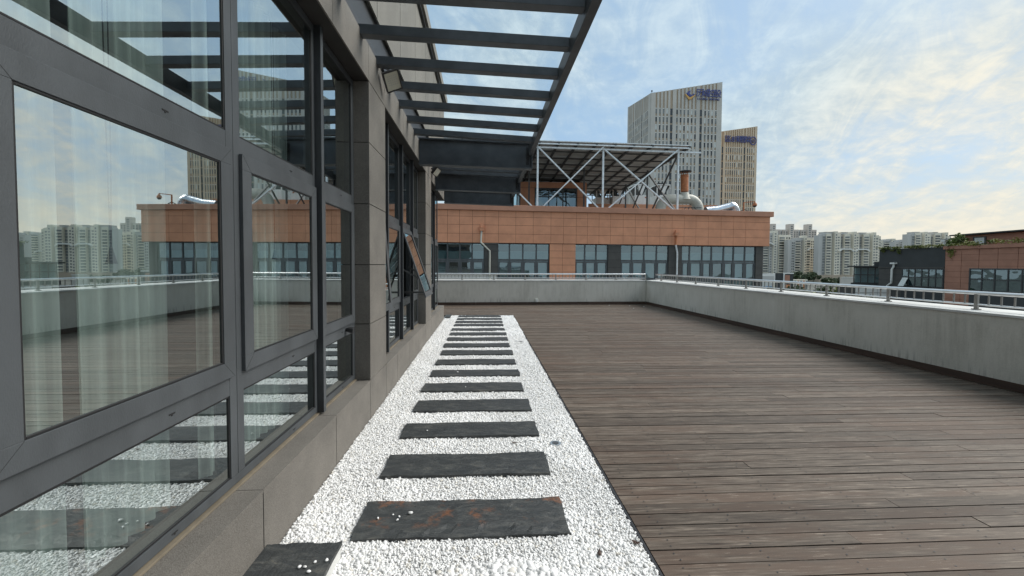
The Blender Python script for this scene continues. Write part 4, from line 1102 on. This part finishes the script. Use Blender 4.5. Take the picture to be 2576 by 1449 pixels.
poly_sign(T1, FR1, [(uz(1105), zE(280)), (uz(1125), zE(248)), (uz(1150), zE(230)), (uz(1188), zE(222)), (uz(1160), zE(250)), (uz(1156), zE(275)), (uz(1175), zE(296)), (uz(1205), zE(298)), (uz(1220), zE(272)), (uz(1248), zE(290)), (uz(1205), zE(318)), (uz(1160), zE(328)), (uz(1125), zE(305))][::-1], 'blueletter', 'emblem')
u2 = lambda x: (x-1640)/(2325-1640)*W2_
sign_text(T2, FR2, '區8東豐榮', u2(1836), 69.0, 4.0, u2(1906)-u2(1836)+.4, 'blueletter')
cx, cz = u2(2246), 69.8
ring = [(cx+1.95*cos(a), cz+2.35*sin(a)) for a in [2*pi*i/20 for i in range(20)]]
for i in range(20):
    a, b = ring[i], ring[(i+1) % 20]; k_ = .80
    poly_sign(T2, FR2, [a, b, (cx+(b[0]-cx)*k_, cz+(b[1]-cz)*k_), (cx+(a[0]-cx)*k_, cz+(a[1]-cz)*k_)][::-1], 'blueletter', 'emblem')
sign_text(T2, FR2, '印', cx, cz-.9, 2.2, 1, 'blueletter')
m_ = MB(); v = Vector((84.8, 201, 88.2)); m_.tube([v, v+Vector((0, 0, 1.3))], .12, 6); m_.tube([v+Vector((0, 0, 1.3)), v+Vector((0, 0, 2.0))], .35, 8)
m_.build('roof_beacon', 'black', T1)

# ================================================================== apartment towers
def apartment(label, x0, x1, ytop, Y, cols, base=-15.0, fh=2.85, skew=0.0, crown=(), belt=None, wall='apt_grey', turn=0.0, brown=0):
    """cols: (fraction width, proud m, material, window kind, top offset m)"""
    A, Bv = P(x0, ytop, Y), P(x1, ytop, Y+turn); z1 = A.z; W_ = math.hypot(Bv.x-A.x, turn)
    ux = ((Bv.x-A.x)/W_, turn/W_); un = (ux[1], -ux[0]); fr = ((A.x, A.y), ux, un)
    r_ = thing('apartment_block', label, 'apartment block', (A.x, A.y, base), 'high apartment blocks on the horizon')
    m_ = MB(); mats = []
    tot = sum(c_[0] for c_ in cols); u = 0; items = []
    sl_ = MB(); nfl = int((z1-base)/fh)
    for (wd, pr, mt, kind, dz) in cols:
        w_ = wd/tot*W_
        if mt not in mats: mats.append(mt)
        m_.fbox(fr, u, u+w_, -6, pr, base, z1+dz, m=mats.index(mt))
        f2 = ((fr[0][0]+un[0]*pr, fr[0][1]+un[1]*pr), ux, un)
        for k in range(nfl):
            zf_ = z1+dz-4.5-k*fh
            if zf_ < base+2: break
            if kind == 's': items.append((f2, u+w_*.28, u+w_*.72, zf_, zf_+1.5, 'win_mid'))
            elif kind == 'w':
                items.append((f2, u+w_*.10, u+w_*.90, zf_, zf_+1.75, 'win_mid' if RS.rand() < .7 else 'win_dark')); sl_.fbox(f2, u+w_*.04, u+w_*.96, .0, .9, zf_-1.0, zf_-.15)
            elif kind == '2':
                for q_ in (.14, .60): items.append((f2, u+w_*q_, u+w_*(q_+.24), zf_, zf_+1.6, 'win_dark'))
            elif kind == 'd':
                items.append((f2, u+w_*.05, u+w_*.95, zf_-.6, zf_+1.9, 'win_mid'))
        u += w_
    if brown:
        if 'apt_brown' not in mats: mats.append('apt_brown')
        m_.fbox(fr, -.2, W_+.2, -13, 2.4, base, brown, m=mats.index('apt_brown'))
    for (a, b, h, d0) in crown: 
        m_.fbox(fr, a*W_, b*W_, -8, d0, z1-.5, z1+h, m=0)
        m_.fbox(fr, a*W_-.3, b*W_+.3, -8.3, d0+.4, z1+h+.01, z1+h+.5, m=0)
    if sl_.f:
        b_ = len(m_.v); m_.v += sl_.v; m_.f += [tuple(i_+b_ for i_ in f_) for f_ in sl_.f]; k_ = 'apt_cream' if 'apt_cream' in mats else mats[0]
        m_.m += [mats.index(k_)]*len(sl_.f)
    m_.build('wall', mats, r_)
    if belt:
        for (a, b, z) in belt:
            bb = MB(); a, b = a*W_, b*W_; k = (b-a)*.2
            q = lambda u_, zz_, d_: (fr[0][0]+ux[0]*u_+un[0]*d_, fr[0][1]+ux[1]*u_+un[1]*d_, zz_)
            for (ua, za, ub, zb_) in ((a, z-2.2, a+k, z), (a+k, z, b-k, z), (b-k, z, b, z-2.2)):
                bb.hexa([q(ua, za, 3.2), q(ub, zb_, 3.2), q(ub, zb_, 0), q(ua, za, 0), q(ua, za+1.3, 3.2), q(ub, zb_+1.3, 3.2), q(ub, zb_+1.3, 0), q(ua, za+1.3, 0)])
            bb.build('ledge', 'white', r_)
    items.sort(key=lambda q_: -q_[3])
    n0 = 0
    by = {}
    for k, it in enumerate(items[:100]):
        far_windows(r_, it[0], [it[1:]], 1)
    rest = MB()
    for it in items[100:]: rest.fbox(it[0], it[1], it[2], .02, .08, it[3], it[4])
    if rest.f:
        ob = rest.build('window', 'win_mid', r_); ob['kind'] = 'stuff'
    return r_
c_, g_, p_ = 'apt_cream', 'apt_grey', 'apt_pink'
apartment('farthest pinkish apartment block with three square roof towers behind the cream blocks', 1925, 2053, 577, 560,
          [(1, 0, p_, '2', 0), (.7, 2, p_, 's', 8), (.9, 1, p_, '2', 0), (.5, -1, g_, 'd', 0), (1, 0, p_, '2', 0), (.8, 2, p_, 's', 8), (.9, 1, p_, '2', 0), (.5, -1, g_, 'd', 0), (1, 0, p_, '2', 0), (.8, 2, p_, 's', 8), (.9, 1, p_, '2', 0)], wall=p_)
apartment('cream apartment block nearest the terracotta building corner', 1896, 1987, 590, 430,
          [(1.2, 0, g_, 'w', -9), (.5, -1, g_, 's', -9), (.9, -1, g_, 'w', 0), (.5, .5, g_, 's', 2), (.6, 2.2, c_, 's', 4.5), (.3, .8, g_, None, 3), (1.1, 1.6, c_, 'w', 0), (.9, 1.6, c_, '2', 0)], belt=[(.02, .52, 26)])
apartment('grey sided apartment block with cream strips, left of the widest one', 1983, 2062, 604, 420,
          [(.7, 0, g_, None, 0), (.7, .3, g_, '2', .5), (1.2, .6, g_, 'w', 2), (.6, -1, g_, 's', 1), (.5, 2.0, c_, 's', 5), (.9, 1.2, c_, 'w', 2.5), (.9, 1.2, c_, '2', 2), (.5, -1, p_, None, 0), (.7, -2, g_, 'w', 3)],
          crown=((.30, .48, 2.2, 0),), belt=[(.56, 1.0, 20)])
apartment('widest cream apartment block with two white curved ledges', 2060, 2216, 588, 400,
          [(.7, 0, g_, None, -1.5), (.6, .3, g_, 'd', 0), (1, 1, c_, 'w', 0), (.5, -.8, g_, None, 0), (.55, 2.2, c_, 's', 2.5), (.8, .8, c_, 's', 0), (.7, -1, p_, 'd', 0), (1.1, 1, c_, 'w', 0), (.5, -.8, g_, None, 0), (.55, 2.2, c_, 's', 2.3), (.8, .8, c_, 's', 0), (.8, -1, p_, 'd', 0), (1.1, 1, c_, 'w', 0), (.5, -.8, g_, None, 0), (.6, 2.2, c_, 's', 1.8), (.8, 1.0, c_, 's', -1), (.5, .2, c_, '2', -2)],
          crown=((.10, .22, 1.6, 0), (.36, .46, 1.5, 0), (.64, .76, 1.2, 0)), belt=[(.30, .53, 18.5), (.56, .79, 18.3)], brown=-8)
apartment('distant cream apartment block directly right of the widest one', 2205, 2262, 606, 500,
          [(1, .5, c_, 's', 0), (1.2, 1, g_, 'w', 2), (.6, 2, c_, 's', 3), (.8, 0, c_, '2', -2)], belt=[(.0, .4, 14)])
apartment('low grey apartment block between two taller ones above the ivy', 2250, 2292, 606, 470,
          [(1, .5, g_, 's', -1), (1.2, 1, g_, 'w', 1.5), (.6, 0, g_, 'd', 2), (.8, 0, g_, '2', 0)])
apartment('cream apartment block rising above the ivy covered grey building', 2284, 2391, 589, 430,
          [(.7, 0, g_, None, 0), (.5, .3, g_, 'd', .5), (1, 1, c_, 'w', 1.5), (.5, -.8, g_, None, 1.5), (.5, 2.2, c_, 's', 2.6), (.8, .8, c_, 's', 0), (.7, -1, p_, 'd', 0), (1.1, 1, c_, 'w', 1.5), (.5, -.8, g_, None, 1.5), (.6, 2.2, c_, 's', 2.2), (.8, .8, c_, '2', -1.5)], crown=((.15, .27, 2.2, 0), (.6, .7, 2.2, 0)))
apartment('pale apartment block peeking out left of the red penthouse', 2412, 2475, 591, 450,
          [(.5, 0, g_, 's', -9), (.4, .5, g_, 'd', -3), (1.6, 1, g_, None, 0), (1, 0, g_, 'w', 2)])

# ================================================================== grey + brown building on the right
R_ = thing('grey_brown_building', 'charcoal and brown panelled building beyond the right parapet with ivy on its roof', 'building', (52.5, 40, -15))
GX = 52.4
FG = ((GX, 50.3), (0, -1), (-1, 0))      # u runs towards the viewer, outward is -X
m_ = MB()
m_.fbox(FG, 0, 7.55, -12, 0, -15, 3.72, m=0)
z = 1.2
while z > -8:
    m_.fbox(FG, .05, 3.0, .0, .03, z-.72, z-.02, m=1); z -= .74
m_.fbox(FG, 0, 7.55, .0, .12, 1.28, 1.42, m=1)
m_.build('charcoal_wall', ['charcoal_wall', 'grey_panel'], R_)
m_ = MB(); m_.fbox(FG, 7.56, 34, -12, .0, -15, 3.70, m=1)
rows_ = [3.42-.62*k for k in range(14)]
for j, zt in enumerate(rows_):
    us = [7.6+1.55*k for k in range(18)]
    for a, b in zip(us, us[1:]):
        if zt < 1.40 and (a > 9.9): 
            if not (18.6 < a < 20.5): continue
        m_.fbox(FG, a+.02, b-.02, .0, .05, zt-.60, zt, m=0)
m_.build('brown_wall', ['brown_panel', 'terra_joint'], R_)
m_ = MB(); m_.fbox(FG, 7.5, 34, -.6, .22, 3.44, 3.80); m_.build('roof_coping', 'brown_panel', R_)
def gwin(u0_, u1_, z0, z1, n, mid=None):
    f_ = MB(); W_ = (u1_-u0_)/n
    for k in range(n+1): f_.fbox(FG, u0_+k*W_-.05, u0_+k*W_+.05, .06, .14, z0, z1)
    for zz_ in (z0, mid if mid else (z0+z1)/2, z1-.1):
        for k in range(n): f_.fbox(FG, u0_+k*W_+.052, u0_+(k+1)*W_-.052, .07, .13, zz_, zz_+.1)
    fo = f_.build('window', 'frame_dark', R_)
    for k in range(n):
        a, b = u0_+k*W_+.03, u0_+(k+1)*W_-.03
        MB().quad((GX-.09, 50.3-a, z0), (GX-.09, 50.3-b, z0), (GX-.09, 50.3-b, z1), (GX-.09, 50.3-a, z1)).build('pane', 'glass_far', fo)
    k_ = MB(); k_.fbox(FG, u0_-.1, u1_+.1, .052, .056, z0-.05, z1+.05); k_.build('interior', 'room', fo)
    return fo
gw = gwin(3.05, 7.5, -.95, 1.22, 6); gwin(10.0, 18.4, -1.1, 1.28, 8); gwin(20.6, 29, -1.1, 1.28, 8)
m_ = MB()
for a, b in ((3.0, 7.5), (10.0, 18.4), (20.6, 29)): m_.fbox(FG, a, b, .05, .12, -3.2, -1.5)
m_.build('spandrel', 'charcoal_wall', R_)
MB().hexa([(GX-.15, 47.15, .1), (GX-.15, 46.5, .1), (GX-.75, 46.5, -.95), (GX-.75, 47.15, -.95), (GX-.11, 47.15, .1), (GX-.11, 46.5, .1), (GX-.71, 46.5, -.95), (GX-.71, 47.15, -.95)]).build('open_sash', 'win_pale', gw)
# white down pipe on it
r_ = thing('down_pipe', 'white down pipe on the charcoal wall of the right building', 'down pipe', (GX-.2, 48.2, -4))
MB().box(GX-.45, GX-.02, 47.95, 48.5, 1.78, 1.98).build('hopper', 'white', r_)
MB().tube([(GX-.22, 48.2, 1.8), (GX-.22, 48.2, 1.45), (GX-.3, 48.35, 1.1), (GX-.3, 48.35, .4), (GX-.3, 48.35, -.6), (GX-.25, 48.9, -1.0), (GX-.25, 48.9, -6)], .11, 10).build('pipe', 'white', r_, smooth=True)
# glass pavilion
r_ = thing('glass_pavilion', 'teal glass walled pavilion with flat dark roof left of the charcoal building', 'pavilion', (51, 56, -4))
a, b = P(2149, 672, 54.5), P(2222, 713, 51.6)
v0, v1 = Vector((a.x, a.y, 0)), Vector((b.x+.9, b.y, 0)); L_ = (v1-v0).length; ux = (v1-v0)/L_; un = Vector((ux.y, -ux.x, 0)); fr = ((v0.x, v0.y), (ux.x, ux.y), (un.x, un.y))
za, zb = b.z-.05, a.z+.02
m_ = MB()
for k in range(6): m_.fbox(fr, k*L_/5-.05, k*L_/5+.05, 0, .1, za, zb)
for zz_ in (za, (za+zb)/2, zb-.1):
    for k in range(5): m_.fbox(fr, k*L_/5+.052, (k+1)*L_/5-.052, .01, .09, zz_, zz_+.1)
m_.build('frame', 'frame_dark', r_)
m_ = MB(); m_.fbox(fr, -.7, L_+.5, -4, .6, zb+.002, zb+.18); m_.fbox(fr, 2.0, L_+.5, -4, -.8, zb+.181, zb+.75); m_.build('roof', 'charcoal_wall', r_)
for k in range(5):
    p1, p2 = v0+ux*(k*L_/5+.04), v0+ux*((k+1)*L_/5-.04)
    MB().quad((p1.x, p1.y, za), (p2.x, p2.y, za), (p2.x, p2.y, zb), (p1.x, p1.y, zb)).build('pane', 'glass_far', r_)
m_ = MB(); m_.fbox(fr, .1, L_-.1, -3, -.25, za, zb-.1); m_.build('interior', 'teal_reflection', r_)  # teal colour stands in for the sky reflected in the panes
m_ = MB(); m_.fbox(fr, -.3, L_+.4, -3.5, .2, -15, za-.002); m_.build('base', 'charcoal_wall', r_)
# white panelled lower building
r_ = thing('white_panel_building', 'low white panelled building seen through the right railing', 'building', (45, 44, -6))
a, b = P(2142, 722, 47), P(2232, 722, 44)
fr = ((a.x, 46.5), (1, 0), (0, -1)); W_ = P(2235, 722, 46.5).x-a.x
m_ = MB(); zt = P(2180, 724, 46.5).z
for k in range(3):
    for j in range(3): m_.fbox(fr, k*W_/3+.03, (k+1)*W_/3-.03, 0, .04, zt-.62*(j+1)+.03, zt-.62*j-.03, m=0)
m_.fbox(fr, 0, W_, -2.5, -.0, -15, zt+.02, m=1); m_.fbox(fr, -.3, W_+.2, .05, .1, zt-3.2, zt-2.2, m=1)
m_.build('wall', ['white', 'grey_panel'], r_)
# penthouse on the brown building
r_ = thing('red_penthouse', 'red brown penthouse with a single small window on the ivy covered roof', 'penthouse', (58, 40, 3.7))
def q(x, y, Y): v = P(x, y, Y); return v
xh = 57.0
fr = ((xh, 52.0), (0, -1), (-1, 0))
m_ = MB(); m_.fbox(fr, 7.0, 30, -7, 0, 3.7, 5.15, 5.5, m=0); m_.build('wall', 'brown_panel', r_)
m_ = MB(); m_.hexa([(xh-.7, 21, 5.58), (xh+8, 21, 5.58), (xh+8, 45.6, 5.18), (xh-.7, 45.6, 5.18), (xh-.7, 21, 5.72), (xh+8, 21, 5.72), (xh+8, 45.6, 5.32), (xh-.7, 45.6, 5.32)])
m_.build('roof', 'charcoal_wall', r_)
m_ = MB(); m_.fbox(fr, 8.3, 9.5, .01, .08, 4.0, 4.95); wo = m_.build('window', 'frame_dark', r_)
m_ = MB(); m_.fbox(fr, 8.45, 9.35, .082, .10, 4.12, 4.83); m_.build('pane', 'win_pale', wo)
m_ = MB(); m_.fbox(fr, 6.2, 7.9, .02, 1.6, 4.72, 4.84); m_.build('canopy', 'stone_pale', r_)
m_ = MB(); m_.tube([(xh-1.4, 45.5, 3.7), (xh-1.4, 45.5, 4.71)], .12, 8); m_.tube([(xh-1.4, 44.4, 3.7), (xh-1.4, 44.4, 4.71)], .05, 8); m_.box(xh-1.6, xh-1.2, 45.3, 45.7, 4.5, 4.70); m_.build('column', 'white', r_)

# ================================================================== vegetation
def leaves(mb, c, rad, n, s, rs, squash=1.0):
    for _ in range(n):
        d = Vector((rs.gauss(0, 1), rs.gauss(0, 1), rs.gauss(0, 1))).normalized()*(rs.random()**.45)
        p_ = Vector(c)+Vector((d.x*rad[0], d.y*rad[1], d.z*rad[2]))
        a = Vector((rs.gauss(0, 1), rs.gauss(0, 1), rs.gauss(0, .6))).normalized(); b = a.cross(Vector((rs.gauss(0, 1), rs.gauss(0, 1), rs.gauss(0, 1)))).normalized()
        ss = s*rs.uniform(.6, 1.3)
        mb.quad(p_-a*ss, p_-b*ss*.6, p_+a*ss, p_+b*ss*.6)
def tree(x, y, base, h, r, label, mt, seed, n=700, s=.35, group='trees beyond the right parapet'):
    rs = random.Random(seed)
    r_ = thing('tree', label, 'tree', (x, y, base), group)
    m_ = MB(); m_.tube([(x, y, base), (x+.1*h*.2, y, base+h*.5), (x, y, base+h*.85)], [h*.025, h*.018, h*.006], 8)
    for k in range(5):
        a = rs.uniform(0, 6.28); m_.tube([(x, y, base+h*(.45+.06*k)), (x+cos(a)*r*.6, y+sin(a)*r*.6, base+h*(.68+.05*k))], [h*.011, h*.004], 5)
    m_.build('trunk', 'bark', r_)
    c = MB(); nc = 9
    for k in range(nc):
        a = rs.uniform(0, 6.28); d = rs.uniform(.15, .72)*r; zz_ = base+h*rs.uniform(.55, .93)
        if k == 0: a, d, zz_ = 0, 0, base+h*.86
        q = r*rs.uniform(.35, .55); leaves(c, (x+cos(a)*d, y+sin(a)*d, zz_), (q, q, q*.75), n//nc, s, rs)
    c.build('crown', mt, r_)
specs = [(1945, 716, 52, 2.6, 'leaf_dark'), (1972, 722, 46, 2.4, 'leaf'), (2003, 712, 58, 2.8, 'leaf_dark'), (2018, 716, 44, 2.0, 'leaf_yellow'), (2040, 712, 60, 2.8, 'leaf_dark'), (2062, 718, 47, 2.2, 'leaf_yellow'), (2088, 712, 62, 2.6, 'leaf_dark'), (2112, 716, 55, 2.6, 'leaf_yellow'), (2135, 712, 57, 2.4, 'leaf')]
tl = ['dark green tree crown just right of the terracotta building corner', 'mid green tree left of the orange painted wall', 'dark tree crown behind the striped low block', 'yellow green tree beside the orange painted wall, lower', 'dark tree behind and left of the blue roof', 'yellow green bushy tree left of the blue roof', 'dark tree behind the blue roof', 'yellow green tree right of the blue roof', 'mid green tree touching the white panelled building']
for i, (x, yt, Y, r, mt) in enumerate(specs):
    v = P(x, yt, Y); base = -15; tree(v.x, Y, base, v.z-base, r, tl[i], mt, 40+i, n=1300, s=.30)
far = [(1995, 692, 330, 6), (2012, 686, 345, 7), (2030, 690, 335, 7), (2046, 686, 330, 7), (2085, 702, 300, 6), (2105, 700, 310, 6), (2128, 701, 300, 6)]
tf = ['distant dark tree left of the group below the apartments', 'distant dark round tree below the grey sided apartment block', 'distant tree, middle of the group below the apartments', 'distant dark tree right in the group below the apartments', 'distant low tree under the widest apartment block, left', 'distant low tree under the widest apartment block, middle', 'distant low tree left of the glass pavilion']
for i, (x, yt, Y, r) in enumerate(far):
    v = P(x, yt, Y); tree(v.x, Y, -15, v.z+15, r, tf[i], 'leaf_dark', 80+i, n=700, s=.9, group='distant trees below the apartments')
# planted hedge on a lower roof
hb = MB(); rs = random.Random(5)
for k in range(46):
    t_ = k/45; x, y = P(1935+210*t_, 744, 30).x, 30-1.5*t_
    leaves(hb, (x, y, -1.05+.12*sin(k*1.3)), (.30, .3, .28), 60, .09, rs)
o_ = solo(hb, 'hedge', 'leaf_dark', 'low dark hedge just below the right railing', 'hedge', (P(2040, 744, 30).x, 29.5, -2))
m_ = MB(); m_.box(P(1925, 744, 30).x, P(2160, 744, 30).x, 27.8, 31.5, -15, -1.35); solo(m_, 'planter_block', 'grey_panel', 'dark low block carrying the hedge below the right railing', 'block', (25, 29.6, -15))
# climbing plant on the charcoal/brown building
iv = MB(); rs = random.Random(9)
for k in range(120):
    u_ = rs.uniform(-.2, 11); d_ = 50.3-u_
    if rs.random() < .35+.4*abs(sin(u_*1.1)):
        leaves(iv, (GX-.1, d_, 3.80+rs.uniform(-.05, .18)), (.35, .4, .16), 22, .09, rs)
for u_, dz in ((.6, -.35), (1.8, -.25), (2.6, -.55), (8.0, -.5), (8.4, -.9), (8.2, -1.2)):
    leaves(iv, (GX-.15, 50.3-u_, 3.7+dz*.6), (.16, .3, abs(dz)*.6), 60, .09, rs)
for k in range(60):
    u_ = rs.uniform(9, 32); leaves(iv, (GX+.4, 50.3-u_, 3.95+rs.uniform(0, .25)), (.5, .5, .25), 26, .11, rs)
solo(iv, 'ivy', 'leaf_yellow', 'green creeper trailing over the charcoal wall and brown roof edge', 'creeper', (GX, 45, 3.7))
for (yy, r, h, lb, sd_) in ((42.3, .85, 1.5, 'bushy green shrub on the roof left of the red penthouse', 3), (31.8, 1.1, 2.1, 'tall green shrub on the roof at the right edge of the view', 4)):
    rs = random.Random(sd_); s_ = thing('shrub', lb, 'shrub', (GX+1.0, yy, 3.7), 'shrubs on the brown roof')
    m_ = MB(); m_.tube([(GX+1.0, yy, 3.7), (GX+1.0, yy+.1, 3.7+h*.6)], [.05, .02], 6); m_.build('stem', 'bark', s_)
    m_ = MB()
    for k in range(9): leaves(m_, (GX+1.0+rs.uniform(-r, r)*.5, yy+rs.uniform(-r, r)*.8, 3.85+h*rs.uniform(.1, .75)), (r*.42,)*3, 80, .12, rs)
    m_.build('foliage', 'leaf', s_)

# ================================================================== small low buildings between
def lowblock(label, x0, x1, yt, Y, mt, parts=()):
    a, b = P(x0, yt, Y), P(x1, yt, Y); r_ = thing('low_building', label, 'building', (a.x, Y, -15), 'low buildings between the trees')
    MB().box(a.x, b.x, Y, Y+1.5, -15, a.z).build('wall', mt, r_)
    for (u0_, u1_, y0, y1, m2, nm) in parts:
        c_, d_ = P(x0+(x1-x0)*u0_, y0, Y), P(x0+(x1-x0)*u1_, y1, Y)
        MB().box(c_.x, d_.x, Y-.25, Y-.01, min(c_.z, d_.z), max(c_.z, d_.z)).build(nm, m2, r_)
    return r_
lowblock('white low building at the terracotta building corner', 1918, 1958, 688, 150, 'white', [(.0, .7, 694, 705, 'apt_grey', 'upper_storey'), (.05, .55, 720, 738, 'blue_roof', 'blue_sign'), (.65, 1, 706, 740, 'apt_cream', 'side_wing')])
lowblock('dark gabled low building with a white framed bay', 1958, 1996, 687, 140, 'charcoal_wall', [(.30, 1.0, 686, 689, 'white', 'roof_edge'), (.32, .36, 689, 745, 'white', 'frame'), (.38, .72, 692, 712, 'brown_panel', 'gable'), (.40, .75, 716, 745, 'orange_paint', 'orange_wall')])
lowblock('cream striped low block right of the dark gabled one', 1996, 2032, 703, 145, 'apt_cream', [(.08+.2*k, .14+.2*k, 706, 728, 'orange_paint' if k % 2 else 'win_mid', 'window_strip') for k in range(5)])
lowblock('long low blue roofed shed among the trees', 2068, 2122, 733, 100, 'blue_roof', [(0, 1, 731.5, 733.5, 'white', 'roof_edge'), (.4, .5, 733, 742, 'white', 'panel')])
lowblock('low pale wall below the apartments left of the pavilion', 2118, 2150, 697.5, 240, 'stone_pale', [(0, 1, 696.5, 698, 'white', 'coping')])

# ================================================================== render settings
sc.cycles.max_bounces = 8; sc.cycles.transparent_max_bounces = 12; sc.cycles.glossy_bounces = 5
sc.cycles.sample_clamp_indirect = 6
sc.cycles.caustics_reflective = False; sc.cycles.caustics_refractive = False
